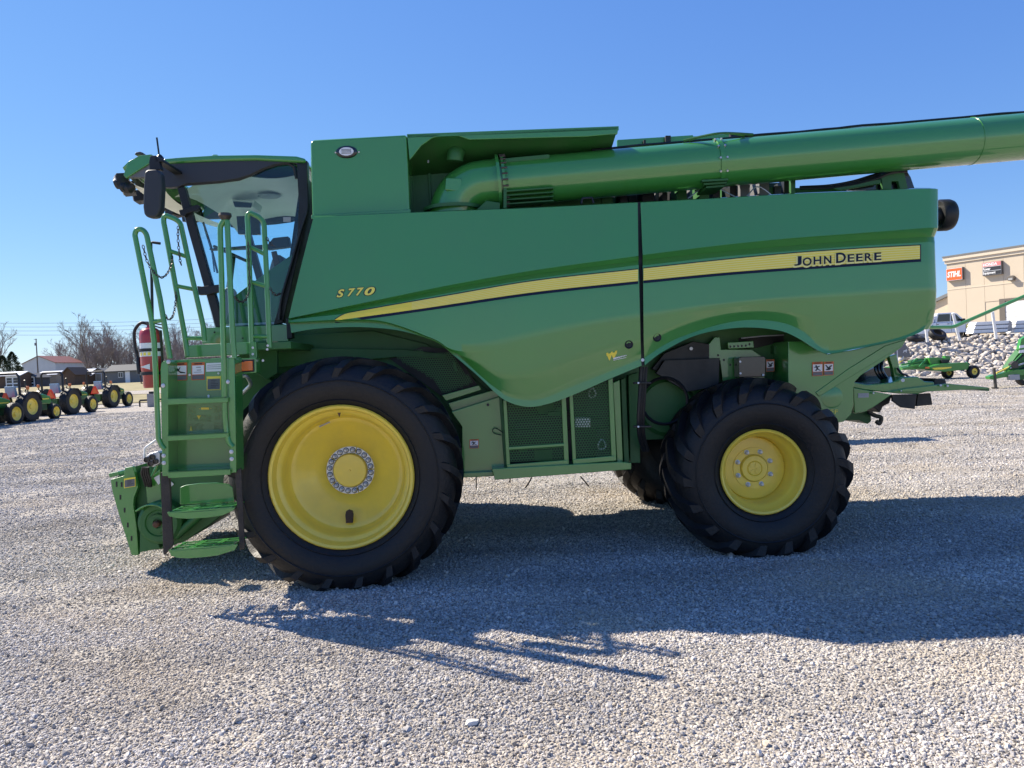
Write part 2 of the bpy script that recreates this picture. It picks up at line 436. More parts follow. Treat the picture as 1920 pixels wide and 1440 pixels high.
mb = MB(); mb.grid([[(x, y, gz(x, y)) for x in xs] for y in ys])
tag(mb.build('gravel_lot', 'gravel_ground', smooth=60, recalc=False), kind='structure')

# loose gravel stones lying over the lot near the harvester
rng = np.random.default_rng(3)
def dens(y): return 8200.0 * min(1.0, (5.4 / y) ** 2)
yy_ = [2.2]
while yy_[-1] < 44: yy_.append(yy_[-1] * 1.08)
P = []
for y0, y1 in zip(yy_, yy_[1:]):
    w_ = min(24.0, 1.7 + 0.78 * y1); n = int(2 * w_ * (y1 - y0) * dens((y0 + y1) / 2))
    P.append(np.stack([rng.uniform(-w_, w_, n), rng.uniform(y0, y1, n)], 1))
pts = np.concatenate(P)
sz = np.clip(rng.lognormal(math.log(0.0074), 0.34, len(pts)), 0.006, 0.034)
sz *= np.clip(pts[:, 1] / 6, 1, 9) ** 0.45
# thin out where the bare, dusty ground shows through
keep = np.array([noise.noise(V((x * 0.55, y * 0.55, 3.0))) + 0.45 * noise.noise(V((x * 1.7, y * 1.7, 7.0))) for x, y in pts])
ok = (keep < 0.24) | (rng.uniform(0, 1, len(pts)) < 0.38)
ok &= (rng.uniform(0, 1, len(pts)) < 0.93)
pts, sz = pts[ok], sz[ok]
zz = np.array([gz(x, y) if y > 9 else 0.0 for x, y in pts]) + sz * rng.uniform(-0.1, 0.45, len(sz))
me = bpy.data.meshes.new('gravel_stones')
me.vertices.add(len(pts))
me.vertices.foreach_set('co', np.concatenate([pts, zz[:, None]], 1).astype(np.float32).ravel())
at = me.attributes.new('size', 'FLOAT', 'POINT'); at.data.foreach_set('value', sz.astype(np.float32))
at = me.attributes.new('turn', 'FLOAT_VECTOR', 'POINT')
rot = np.stack([rng.normal(0, 0.5, len(sz)), rng.normal(0, 0.5, len(sz)), rng.uniform(0, 6.28, len(sz))], 1)
at.data.foreach_set('vector', rot.astype(np.float32).ravel())
at = me.attributes.new('kind_of', 'INT', 'POINT'); at.data.foreach_set('value', rng.integers(0, 6, len(sz)).astype(np.int32))
me.materials.append(M['gravel_stone'])
stones = bpy.data.objects.new('gravel_stones', me); COL.objects.link(stones)
tag(stones, 'loose pale grey gravel stones covering the lot around the harvester', 'gravel', kind='stuff')
def stone_mesh(seed, sub=2, amp=0.45, squash=(1, 0.8, 0.62), angular=True):
    bm = bmesh.new(); bmesh.ops.create_icosphere(bm, subdivisions=sub, radius=1.0)
    rnd = random.Random(seed)
    cuts = [(V((rnd.gauss(0, 1), rnd.gauss(0, 1), rnd.gauss(0, 1))).normalized(), rnd.uniform(0.55, 0.9)) for _ in range(9)]
    for v in bm.verts:
        p = v.co.copy()
        p *= 1 + amp * 0.5 * noise.noise(p * 1.1 + V((seed * 7.3, 0, 0)))
        if angular:
            for nrm, d_ in cuts:
                e = p.dot(nrm) - d_
                if e > 0: p -= nrm * e * 0.9
        v.co = V((p.x * squash[0], p.y * squash[1], p.z * squash[2]))
    m_ = bpy.data.meshes.new('stone'); bm.to_mesh(m_); bm.free()
    return m_
ng = bpy.data.node_groups.new('gravel_scatter', 'GeometryNodeTree')
ng.interface.new_socket('Geometry', in_out='INPUT', socket_type='NodeSocketGeometry')
ng.interface.new_socket('Geometry', in_out='OUTPUT', socket_type='NodeSocketGeometry')
N, L_ = ng.nodes, ng.links
gi, go = N.new('NodeGroupInput'), N.new('NodeGroupOutput')
iop = N.new('GeometryNodeInstanceOnPoints'); iop.inputs['Pick Instance'].default_value = True
g2i = N.new('GeometryNodeGeometryToInstance')
stone_src = bpy.data.collections.new('stone_shapes')
for k in range(6):
    sm_ = stone_mesh(k + 11, sub=1, squash=(1.15, 0.85 + 0.05 * k, 0.62 + 0.05 * (k % 3)))
    sm_.materials.append(M['gravel_stone'])
    so = bpy.data.objects.new('stone_shape', sm_)
    on = N.new('GeometryNodeObjectInfo'); on.inputs['Object'].default_value = so; on.inputs['As Instance'].default_value = True
    L_.new(on.outputs['Geometry'], g2i.inputs[0])
L_.new(gi.outputs[0], iop.inputs['Points'])
L_.new(g2i.outputs[0], iop.inputs['Instance'])
def attr(nm, ty):
    a = N.new('GeometryNodeInputNamedAttribute'); a.data_type = ty; a.inputs['Name'].default_value = nm
    return [o for o in a.outputs if o.enabled and o.name == 'Attribute'][0]
L_.new(attr('kind_of', 'INT'), iop.inputs['Instance Index'])
L_.new(attr('turn', 'FLOAT_VECTOR'), iop.inputs['Rotation'])
L_.new(attr('size', 'FLOAT'), iop.inputs['Scale'])
L_.new(iop.outputs[0], go.inputs[0])
md = stones.modifiers.new('scatter', 'NODES'); md.node_group = ng

# grass field and drive beyond the lot, left
def sheet(name, pts2, mat, dz=0.02, step=3.0):
    xs_ = [p[0] for p in pts2]; ys_ = [p[1] for p in pts2]
    bm = bmesh.new(); vsn = [bm.verts.new((x, y, 0)) for x, y in pts2]; bm.faces.new(vsn)
    for ax, lo, hi in ((0, min(xs_), max(xs_)), (1, min(ys_), max(ys_))):
        c = lo + step
        while c < hi:
            no = (1, 0, 0) if ax == 0 else (0, 1, 0); co = (c, 0, 0) if ax == 0 else (0, c, 0)
            bmesh.ops.bisect_plane(bm, geom=bm.verts[:] + bm.edges[:] + bm.faces[:], plane_co=co, plane_no=no); c += step
    for v in bm.verts: v.co.z = gz(v.co.x, v.co.y) + dz
    m_ = bpy.data.meshes.new(name); bm.to_mesh(m_); bm.free(); m_.materials.append(M[mat])
    return tag(link(name, m_), kind='structure')
sheet('grass_field', [(-140, 62), (-10, 60), (40, 61), (60, 75), (60, 230), (-260, 230), (-260, 80)], 'dry_grass', 0.05, 6)
sheet('gravel_drive', [(-60, 78), (-30, 73), (0, 72), (30, 74), (30, 78.5), (0, 77), (-30, 79), (-60, 84)], 'gravel_ground', 0.08, 3)

# rock bank and the upper lot, right
BANK = [(-12, 46.0), (16, 44.5), (60, 42.0)]
def bank_y(x): return lerp_line(BANK, x)
BH = 2.35
mb = MB()
rows = []
for t in (0, 0.25, 0.5, 0.75, 1.0):
    rows.append([(x, bank_y(x) + 4.2 * t, (gz(x, bank_y(x)) - 0.12) * (1 - t) + (BH - 0.05) * t) for x in [-12 + 1.5 * i for i in range(49)]])
mb.grid(rows)
bank = tag(mb.build('rock_bank', 'rock', smooth=60), kind='structure')
mb = MB()
mb.grid([[(x, bank_y(x) + 4.2 + dy, gz(x, bank_y(x) + 0) * 0 + BH + 0.004) for x in [-12 + 3 * i for i in range(25)]] for dy in (0, 6, 14, 26, 60, 120)])
tag(mb.build('upper_lot', 'gravel_ground', smooth=60), kind='structure')
rk = [stone_mesh(40 + k, sub=2, amp=0.7, squash=(1.15, 0.8, 0.62)) for k in range(6)]
for m_ in rk:
    m_.materials.append(M['rock'])
rnd = random.Random(5)
cand = []
x = -9.0
stuff = MB()
while x < 58:
    t = 0.0
    while t < 1.0:
        xx = x + rnd.uniform(-0.15, 0.15); tt = min(1.0, max(0, t + rnd.uniform(-0.04, 0.04)))
        cand.append((xx, tt, rnd.uniform(0.09, 0.20)))
        t += 0.055
    x += 0.24
vis = [c for c in cand if 21.0 < c[0] < 32.6]
rnd.shuffle(vis); vis.sort(key=lambda c: -c[2]); big = set(vis[:300])
for xx, tt, s_ in cand:
    p = V((xx, bank_y(xx) + 4.2 * tt - 0.05, gz(xx, bank_y(xx)) * (1 - tt) + BH * tt - 0.06))
    rot_ = Matrix.Rotation(rnd.uniform(0, 6.28), 3, 'Z') @ Matrix.Rotation(rnd.gauss(0.3, 0.5), 3, 'X') @ Matrix.Rotation(rnd.gauss(0, 0.5), 3, 'Y')
    k = rnd.randrange(6)
    if (xx, tt, s_) in big:
        o = bpy.data.objects.new('rock', rk[k]); COL.objects.link(o); o.parent = bank
        o.location = p; o.rotation_euler = rot_.to_euler(); o.scale = (s_ * 1.45,) * 3
    elif 18 < xx < 36:
        stuff.add([p + rot_ @ (v.co * s_ * 1.45) for v in rk[k].vertices], [tuple(f.vertices) for f in rk[k].polygons])
o = stuff.build('rock_rubble', 'rock', bank, smooth=0, recalc=False); o['kind'] = 'stuff'
# ================================================================= the combine harvester
CO = thing('combine_harvester', 'large green combine harvester with yellow wheels, side ladder and folded unloading auger', 'combine', ORG, YAW)
def pp(pxs, yl): return [C(x, y, yl) for x, y in pxs]
def plate(name, pxs, yl, th, mat='green', parent=CO, bevel=0.006, smooth=35):
    mb = MB(); mb.prism(pp(pxs, yl), (0, th, 0)); return mb.build(name, mat, parent, smooth, bevel)
def plates(name, lst, mat='green', parent=CO, bevel=0.006):
    mb = MB()
    for pxs, yl, th in lst: mb.prism(pp(pxs, yl), (0, th, 0))
    return mb.build(name, mat, parent, 35, bevel)
def rect(x0, y0, x1, y1): return [(x0, y0), (x1, y0), (x1, y1), (x0, y1)]
def ptube(name, pts, r, mat='green_shaded', parent=CO, n=10, sp=0):
    p = [C(*q) for q in pts]
    if sp: p = spl(p, sp)
    mb = MB(); mb.tube(p, r, n); return mb.build(name, mat, parent, 50)

# ---- side panels: guide lines (pixels) with the depth of the sheet at each
class Panel:
    def __init__(s, lines, xl, xr, sub, ncol, end_round=0):
        s.lines, s.xl, s.xr = lines, xl, xr; s.sub, s.nc, s.er = sub, ncol, end_round
    def ly(s, k, x):
        b = lerp_line(s.lines[-1][0], x); y = lerp_line(s.lines[k][0], x)
        return min(y, b - 1.2 * (len(s.lines) - 1 - k)) if k < len(s.lines) - 1 else b
    def depth(s, x, y):
        yy = [s.ly(k, x) for k in range(len(s.lines))]; d = [l[1] for l in s.lines]
        if y <= yy[0]: return d[0]
        for k in range(len(yy) - 1):
            if y <= yy[k + 1]:
                return d[k] + (d[k + 1] - d[k]) * (y - yy[k]) / max(1e-6, yy[k + 1] - yy[k])
        return d[-1]
    def at(s, x, y, off=0.0): return C(x, y, s.depth(x, y) - off)
    def mesh(s):
        rows = []
        K = len(s.lines)
        for k in range(K):
            n = s.sub[k] if k < K - 1 else 1
            for q in range(n):
                w = q / n; row = []
                xl = s.xl[k] + ((s.xl[k+1] - s.xl[k]) * w if k < K - 1 else 0)
                xr = s.xr[k] + ((s.xr[k+1] - s.xr[k]) * w if k < K - 1 else 0)
                for j in range(s.nc + 1):
                    x = xl + (xr - xl) * j / s.nc
                    y0 = s.ly(k, x); y = y0 + ((s.ly(k + 1, x) - y0) * w if k < K - 1 else 0)
                    d0 = s.lines[k][1]; dd = d0 + ((s.lines[k+1][1] - d0) * w if k < K - 1 else 0)
                    if s.er and j == s.nc: dd += 0.012
                    row.append(C(x, y, dd))
                if s.er:
                    b = row[-1]
                    for a in (25, 50, 75, 90):
                        row.append(b + V((s.er * math.sin(R(a)), s.er * (1 - math.cos(R(a))), 0)))
                    row.append(row[-1] + V((0.0, 0.9, 0)))
                rows.append(row)
        # returned edges: fold the outline inwards so the sheet reads as a thick moulded panel
        top = [p + V((0, 0.03, 0.012)) for p in rows[0]]; top2 = [p + V((0, 0.5, 0.03)) for p in rows[0]]
        bot = [p + V((0, 0.03, 0.004)) for p in rows[-1]]; bot2 = [p + V((0, 0.11, 0.03)) for p in rows[-1]]
        rows = [top2, top] + rows + [bot, bot2]
        rows = [[r_[0] + V((0.01, 0.08, 0))] + r_ for r_ in rows]
        mb = MB(); mb.grid(rows); return mb

FB = [(546,624),(580,618),(611,615),(660,613),(710,615),(750,620),(788,630),(823,644),(848,664),(894,703),(940,746),(965,758),(993,763),(1025,758),(1071,742),(1142,711),(1204,685)]
def up(l, d): return [(x, y - d) for x, y in l]
CR1 = [(541,597),(575,590),(710,562),(841,535),(1000,507),(1195,480)]
CR2 = [(541,598),(575,592),(710,566.5),(841,541.5),(1000,515),(1195,489)]
front = Panel([([(588,407),(770,399),(900,394),(1000,390),(1195,380)], -1.618),
               (CR1, -1.675), (CR2, -1.628), ([(x, y + 8) for x, y in CR2], -1.668),
               ([(541,601),(575,596),(710,582),(841,570),(1000,552),(1195,532)], -1.682),
               ([(541,604),(700,600),(780,622),(845,654),(873,659),(905,655),(1000,629),(1107,608),(1206,593)], -1.690),
               ([(541,606),(700,603),(780,624),(845,658),(900,682),(940,705),(1000,700),(1107,661),(1206,636)], -1.668),
               ([(541,608),(700,606),(790,624),(850,660),(940,735),(993,748),(1025,742),(1071,722),(1142,694),(1206,668)], -1.612),
               (FB, -1.615)],
              [588, 541, 541, 541, 541, 542, 543, 544, 546], [1195.5, 1197, 1197, 1197.5, 1198.5, 1200, 1201, 1202, 1203], [10, 1, 1, 5, 6, 6, 5, 4], 110)
RB = [(1209,685),(1226,671),(1245,658),(1296,632),(1347,619),(1405,614),(1466,621),(1500,636),(1527,653),(1551,663),(1600,655),(1650,645),(1700,633),(1735,617),(1750,600)]
RC1 = [(1205,478),(1350,460),(1480,447),(1600,438),(1741,427)]
RC2 = [(1205,488),(1350,472),(1480,461),(1600,452),(1738,444)]
rear = Panel([([(1200,380),(1345,372),(1500,363),(1600,359),(1745,353.5),(1764,356)], -1.618),
              (RC1, -1.675), (RC2, -1.612), ([(x, y + 10) for x, y in RC2], -1.668),
              ([(1205,531),(1350,516),(1480,505),(1600,497),(1760,489)], -1.682),
              ([(1205,593),(1350,577),(1480,563),(1640,549),(1762,544)], -1.690),
              ([(1205,640),(1279,608),(1347,592),(1405,585),(1466,585),(1534,595),(1600,600),(1700,588),(1760,572)], -1.668),
              ([(1207,672),(1245,647),(1279,631),(1347,609),(1405,600),(1466,605),(1507,622),(1534,646),(1551,657),(1600,651),(1700,628),(1755,598)], -1.618),
              (RB, -1.627)],
             [1201, 1205, 1205, 1205, 1206, 1206.5, 1207, 1208, 1209], [1752, 1752, 1745, 1746, 1747, 1749, 1748, 1742, 1735], [10, 1, 1, 5, 6, 6, 4, 3], 110, 0.06)
fp = front.mesh().build('front_side_panel', 'green', CO, 28)
rp_ = rear.mesh().build('rear_side_panel', 'green', CO, 28)
mirror_y(fp); mirror_y(rp_)
plate('panel_seam', [(1193,379),(1200,379),(1204,480),(1211,684),(1202,687),(1197,480)], -1.600, 0.05, 'black', bevel=0)
# catches and a bolt on the panels
for x, y, pn in ((1179, 646, front), (1232, 633, rear)):
    mb = MB(); p = pn.at(x, y); mb.lathe([(0.031, 0), (0.037, 0.006), (0.033, 0.012), (0.024, 0.004), (0.0, 0.004)], p, (0, -1, 0), 20)
    mb.box(p + V((-0.004, -0.012, -0.014)), p + V((0.004, -0.003, 0.014))); mb.build('panel_catch', 'black', CO)
mb = MB(); mb.cyl(C(1205, 675, -1.60), C(1205, 675, -1.63), 0.014); mb.build('bolt', 'zinc', CO)

# ---- stripe and lettering
def band(pn, xs_, f0, f1, off, mb, m=0):
    mb.grid([[pn.at(x, f0(x), off) for x in xs_], [pn.at(x, (f0(x) + f1(x)) / 2, off) for x in xs_], [pn.at(x, f1(x), off) for x in xs_]], m)
ST = [(628,599.5),(636,594),(644,590),(653,587),(841,554),(1000,527),(1196,505)]
SB = [(628,600),(634,600.3),(788,579),(1000,548),(1196,527)]
RT = [(1206,503.5),(1350,488),(1480,475.5),(1600,467),(1726,460)]
RBm = [(1206,526),(1350,512),(1480,502),(1600,494),(1724,485.5)]
fs_ = [628,631,634,638,642,647,653,660,680] + list(range(700, 1197, 12)) + [1196.5]
rs_ = [1206.5] + list(range(1215, 1726, 12)) + [1725]
for pn, xs_, T, B, nm in ((front, fs_, ST, SB, 'stripe'), (rear, rs_, RT, RBm, 'stripe')):
    par = fp if pn is front else rp_
    mb = MB()
    e0, e1 = (0, 0.8)
    xx = xs_ if pn is front else xs_ + [1727]
    band(pn, xx, lambda x: lerp_line(T, x) - 1.6, lambda x: lerp_line(B, x) + 5.2, 0.003, mb, 0)
    band(pn, xs_, lambda x: lerp_line(T, x), lambda x: lerp_line(B, x), 0.0055, mb, 1)
    for k in range(6):
        a, b = (k + 0.28) / 6, (k + 0.62) / 6
        x2 = [x for x in xs_ if x > (760 if pn is front else 0)]
        band(pn, x2, lambda x: lerp_line(T, x) * (1 - a) + lerp_line(B, x) * a, lambda x: lerp_line(T, x) * (1 - b) + lerp_line(B, x) * b, 0.0075, mb, 2)
    mb.build(nm, ['navy', 'decal_yellow', 'decal_pale'], par, 0)
def ptext(body, x0, y0, x1, y1, hgt, pn, off, mb, m, shear=0, offset=0.0, dx=0):
    # baseline from (x0,y0) to (x1,y1), cap height in px
    def mp(u, v):
        x = x0 + (x1 - x0) * u + 0.0; y = y0 + (y1 - y0) * u - hgt * v
        return pn.at(x, y, off) if isinstance(pn, Panel) else C(x, y, pn - off)
    text_mesh(mb, body, mp, m, shear, offset)
for nm, off, ofs, mat, dx, dy in (('lettering_edge', 0.010, 0.075, 'decal_pale', -1, 2.5), ('lettering', 0.013, 0.022, 'navy', 0, 0)):
    mb = MB()
    # small capitals after a tall initial; the initial J drops below the line
    segs = [('J', 1490, 498, 1502, 497.5, 17), ('O', 1505.5, 498.5, 1521.5, 497.5, 15.0), ('H', 1526, 495.8, 1539.5, 494.8, 14.2), ('N', 1545.5, 494.6, 1558.5, 493.6, 14.2),
            ('D', 1568.5, 492.8, 1585.5, 491.5, 18), ('E', 1590, 491, 1601, 490.2, 13.6), ('E', 1606, 490, 1617, 489.2, 13.6), ('R', 1622, 488.9, 1635, 488, 13.6), ('E', 1640, 487.8, 1652, 487, 13.6)]
    for q, (t, xa, ya, xb, yb, h) in enumerate(segs): ptext(t, xa + dx, ya + dy, xb + dx, yb + dy, h, rear, off + 0.0004 * q, mb, 0, 0, ofs)
    mb.build(nm, mat, rp_, 0)
for nm, off, ofs, mat in (('model_number_edge', 0.003, 0.085, 'navy'), ('model_number', 0.006, 0.035, 'number_yellow')):
    mb = MB()
    for q, (t, xa, ya, xb, yb, h) in enumerate((('S', 632, 557.5, 645, 556, 13.5), ('7', 652, 555.4, 665.5, 554.3, 13.5), ('7', 668, 554.0, 681.5, 553, 13.5), ('0', 684.5, 553.5, 702, 552.3, 14))):
        ptext(t, xa, ya, xb, yb, h, front, off + 0.0004 * q, mb, 0, 0.25, ofs)
    mb.build(nm, mat, fp, 0)
# dealer's mark: yellow W and a white script line
mb = MB(); ptext('W', 1137.5, 676, 1156.5, 671, 13, front, 0.004, mb, 0, 0, 0.05)
mb.prism([front.at(x, y, 0.003) for x, y in ((1136.5,664.5),(1157,659.5),(1156,664),(1138.5,668))], (0, -0.001, 0), 0)
mb.grid([[front.at(x, 674 - (x - 1150) * 0.29 + 0.6 * math.sin(x * 1.9), 0.005) for x in range(1150, 1176)], [front.at(x, 671 - (x - 1150) * 0.22 + 0.9 * math.sin(x * 2.3 + 1), 0.005) for x in range(1150, 1176)]], 1)
mb.grid([[front.at(x, 676 - (x - 1150) * 0.22, 0.005) for x in range(1150, 1175, 4)], [front.at(x, 675 - (x - 1150) * 0.22, 0.005) for x in range(1150, 1175, 4)]], 1)
mb.build('dealer_decal', ['decal_yellow', 'sign_white'], fp, 0)

# ---- inner body
mb = MB()
xa, xb = C(600, 600, -1.5).x, C(1735, 500, -1.5).x
mb.box((xa + 0.05, -1.50, 2.28), (xb - 0.1, 1.50, 3.02))
mb.build('upper_body', 'green_shaded', CO)
mb = MB(); mb.box((C(520, 640, -1.0).x + 0.15, -0.98, 1.0), (C(1500, 700, -1).x, 0.98, 2.28)); mb.build('threshing_body', 'green_shaded', CO)
mb = MB(); mb.box((C(880, 880, -1.2).x, -1.1, 0.83), (C(1180, 880, -1.2).x, 1.1, 1.05)); mb.build('cleaning_shoe', 'green_shaded', CO)

# ---- grain tank, cover, rear flap
TK = -1.48
mb = MB(); mb.prism(pp([(581,265),(588,261),(763,251.5),(769,398),(585,409)], TK), (0, 2 * -TK, 0)); mb.build('grain_tank', 'green', CO, 35, 0.025)
plate('tank_skirt', [(583,403),(770,392),(770,400),(584,411)], TK - 0.012, 0.1)
mb = MB(); p = C(650, 285, TK - 0.004)
mb.lathe([(0.0, 0.016), (0.065, 0.016), (0.085, 0.010), (0.093, 0)], (0, 0, 0), (0, -1, 0), 28, 0)
mb.lathe([(0.0, 0.019), (0.062, 0.0185)], (0, 0, 0), (0, -1, 0), 28, 1)
for i, (a, b, c_) in enumerate(mb.v): mb.v[i] = (p.x + a, p.y + b, p.z + c_ * 0.58)
for q in range(4):
    z0 = p.z - 0.018 + q * 0.011
    mb.box((p.x - 0.042, p.y - 0.0205, z0), (p.x + 0.042, p.y - 0.0195, z0 + 0.004), 0)
mb.build('tank_badge', ['black_gloss', 'sign_white'], CO, 60)
for x, y in ((629, 286), (673, 285)):
    mb = MB(); mb.cyl(C(x, y, TK), C(x, y, TK - 0.01), 0.007); mb.build('bolt', 'zinc', CO)
# cover over the folded auger: lip, sloped underside, tank wall behind
tw = -0.98
mb = MB()
topz = [(763,251.5),(900,246),(1160,236.5)]
lip = [(763,251.5),(1160,236.5),(1158,251),(1100,256),(880,262),(857,254),(832,253),(810,259),(790,273),(775,292),(768,300)]
mb.prism(pp(lip, TK), (0, 0.03, 0)); mb.build('tank_cover_lip', 'green', CO, 35, 0.006)
A = pp([(763,251.5),(1160,236.5)], TK); B_ = [p + V((0, 0.03, 0)) for p in A]
mb = MB(); mb.prism([A[0], A[1], A[1] + V((0, 2 * -TK, 0.0)), A[0] + V((0, 2 * -TK, 0.0))], (0, 0, -0.03)); mb.build('tank_cover', 'green', CO)
mb = MB(); mb.prism(pp([(1158,250),(1150,262),(1144,282),(1000,293),(765,303),(765,290),(860,258)], TK + 0.05), (0, 0.5, 0.0)); 
q0 = pp([(770,256),(1156,248)], TK + 0.03); q1 = pp([(770,330),(1140,300)], tw)
mb = MB(); mb.prism([q0[0], q0[1], q1[1], q1[0]], (0, 0.03, 0)); mb.build('cover_underside', 'green_shaded', CO)
plate('tank_wall', [(768,300),(1150,285),(1150,392),(768,404)], tw, 1.9, 'green_shaded')
for q_ in (800, 868, 1010): plate('tank_wall_rib', [(q_,290),(q_+5,290),(q_+11,400),(q_+6,400)], tw - 0.02, 0.03, 'green_shaded')
for x, y in ((893, 268), (1016, 265), (803, 301)):
    mb = MB(); mb.tube([C(x, y, -1.30), C(x, y + 4, -1.31)], 0.008, 6); mb.build('latch', 'zinc', CO)
plate('rear_tank_flap', [(1157,262),(1300,253),(1300,272),(1157,283)], -0.75, 0.04)
plate('rear_tank_flap', [(1258,258),(1402,249),(1402,262),(1258,275)], -0.55, 0.04)
for x, y, w, h in ((1209, 262, 4, 14), (1253, 254, 10, 18), (1374, 248, 9, 12)):
    plate('flap_latch', rect(x - w/2, y, x + w/2, y + h), -0.80, 0.05, 'black', bevel=0.003)
ptube('flap_rod', [(1370, 256, -0.8), (1398, 254, -0.8)], 0.012, 'black')

# ---- unloading auger
AY = -1.22
ax0, ax1 = C(930, 344.5, AY), C(1920, 256, AY)
adir = (ax1 - ax0).normalized(); aend = ax0 + adir * 6.7
arad = 0.212
mb = MB(); mb.tube([ax0, aend], arad, 40); au = mb.build('auger_tube', 'green', CO, 50)
def ring(name, px, r, w, mat='green', par=CO, n=40):
    s = (px - 930) / (1920 - 930) * (ax1 - ax0).length
    # a pixel position along the tube, refined for perspective
    best = min((abs((lambda q: q)(0)), 0) for _ in (0,))
    a = ax0 + adir * s
    lo, hi = 0.0, 6.7
    for _ in range(30):
        mid = (lo + hi) / 2; q = CM_R @ (ax0 + adir * mid) + ORG - V((0, 0, CAM_H)); q = CAM_R.transposed() @ q
        if 960 + F * q.x / -q.z < px: lo = mid
        else: hi = mid
    a = ax0 + adir * lo
    mb = MB(); mb.lathe([(r * 0.8, -w), (r, -w), (r, w), (r * 0.8, w)], a, adir, n); return mb.build(name, mat, par, 30), a
ring('auger_flange', 934, arad + 0.045, 0.014); ring('auger_flange', 943, arad + 0.035, 0.012)
ring('auger_collar', 916, arad + 0.012, 0.02)
o, pa = ring('auger_seam', 1820, arad + 0.004, 0.006)
clamp, pc = ring('auger_clamp', 1343, arad + 0.012, 0.022)
side = V((0, -1, 0)); upv = adir.cross(side).normalized() * -1
for k in range(7):
    an = R(-60 + 30 * k); d_ = side * math.cos(an) + upv * math.sin(an)
    for w_ in (-0.03, 0.03):
        mb = MB(); mb.cyl(pc + d_ * arad + adir * w_, pc + d_ * (arad + 0.02) + adir * w_, 0.009, 8); mb.build('bolt', 'zinc', clamp)
mb = MB(); pf = ring('auger_collar', 936, arad + 0.02, 0.006)[1]
for k in range(14):
    an = R(-80 + 160 / 13 * k); d_ = side * math.cos(an) + upv * math.sin(an)
    mb = MB(); c_ = pf + d_ * (arad + 0.036) + adir * 0.05; mb.cyl(c_ - adir * 0.03, c_ + adir * 0.02, 0.008, 6); mb.build('bolt', 'dark_steel', au)
# elbow and its foot
path = spl([C(850, 440, AY), C(849, 412, AY), C(853, 388, AY), C(866, 366, AY), C(890, 350.5, AY), C(914, 346, AY), ax0], 5)
mb = MB(); mb.tube(path, [arad + 0.006] * len(path), 36); mb.build('auger_elbow', 'green', CO, 50)
plate('elbow_plate', [(836,333),(865,334),(866,360),(834,356)], AY - arad - 0.004, 0.05, 'green', bevel=0.01)
mb = MB(); mb.lathe([(0.26, 0), (0.27, 0), (0.27, 0.03), (0.22, 0.03)], C(850, 397, AY), (0, 0, 1), 36); mb.build('elbow_foot', 'green_shaded', CO)
plate('elbow_bracket', [(888,398),(910,378),(911,376),(938,380),(936,396)], -1.46, 0.06, 'green_shaded')
ptube('vent_pipe', [(853,302,-1.28),(854,290,-1.28),(857,284,-1.22),(858,278,-1.0)], 0.075, 'green_shaded', n=16, sp=4)
# cradle ribs below and above the tube
for k in range(4):
    plate('cradle_rib', [(945, 357 + 8*k),(1038, 350.5 + 8*k),(1038, 353 + 8*k),(945, 360 + 8*k)], AY - arad - 0.02 + 0.03 * k, 0.10, 'green_shaded', bevel=0.003)
plate('cradle_plate', [(944,352),(950,352),(950,390),(944,390)], AY - arad - 0.02, 0.12, 'green_shaded', bevel=0.003)
plate('auger_top_rib', [(944,297),(1028,289),(1031,291),(1030,297),(944,305)], AY - 0.16, 0.05, 'green_shaded', bevel=0.004)
for k in range(3):
    plate('saddle', [(1315 + 4*k, 337 + 6*k),(1365 - 4*k, 334 + 6*k),(1367 - 4*k, 338 + 6*k),(1317 + 4*k, 341 + 6*k)], AY - 0.16 + 0.03 * k, 0.3, 'green_shaded', bevel=0.004)
# hose lying along the tube's top, looped at the clamp
def on_tube(s, ang, extra=0.02):
    d_ = side * math.cos(ang) + upv * math.sin(ang)
    return ax0 + adir * s + d_ * (arad + extra)
mb = MB(); mb.tube([on_tube(0.9 + 0.12 * k, R(88 + 10 * noise.noise(V((k * 0.33, 0, 0)))), 0.012 + 0.012 * abs(noise.noise(V((k * 0.21, 5, 0))))) for k in range(48)], 0.012, 6); mb.build('hose', 'black', CO)
s_c = (pc - ax0).length
for q in (0, 1):
    mb = MB(); mb.tube(spl([on_tube(s_c - 0.30 + 0.05 * q, R(75)), on_tube(s_c - 0.13, R(62), 0.05), on_tube(s_c - 0.02, R(55), 0.07), on_tube(s_c + 0.12, R(66), 0.05), on_tube(s_c + 0.35 - 0.08 * q, R(80))], 5), 0.011, 6); mb.build('hose_loop', 'green_shaded', CO)

# ---- engine deck behind the auger, rear rest, intake drum
mb = MB(); rnd = random.Random(9)
for k in range(26):
    x = 1060 + 16.5 * k + rnd.uniform(-5, 5); top = 352 - (k * 0.35) + rnd.uniform(-10, 8)
    mb.prism(pp(rect(x, top, x + rnd.uniform(8, 24), 392), -0.75 + rnd.uniform(-0.3, 0.2)), (0, 0.25, 0), rnd.choice((0, 0, 1, 2)))
mb.prism(pp([(1050,356),(1478,342),(1478,385),(1050,392)], -0.35), (0, 0.6, 0), 0)
mb.build('engine_deck', ['black', 'green_shaded', 'grey_plastic'], CO, 35)
ptube('deck_rail', [(1090, 382, -1.40), (1092, 372, -1.40), (1110, 371, -1.40), (1113, 381, -1.40)], 0.012, 'black')
ptube('deck_wire', [(1290, 372, -1.2), (1330, 348, -1.15), (1390, 372, -1.2), (1420, 350, -1.1), (1455, 372, -1.1)], 0.006, 'zinc', sp=5, n=6)
plate('rest_post', rect(1483, 336, 1492, 366), -1.1, 0.05, 'green_shaded')
plate('rear_deck', [(1480,352),(1745,352),(1745,362),(1480,368)], -0.9, 1.6, 'green_shaded')
mb = MB()
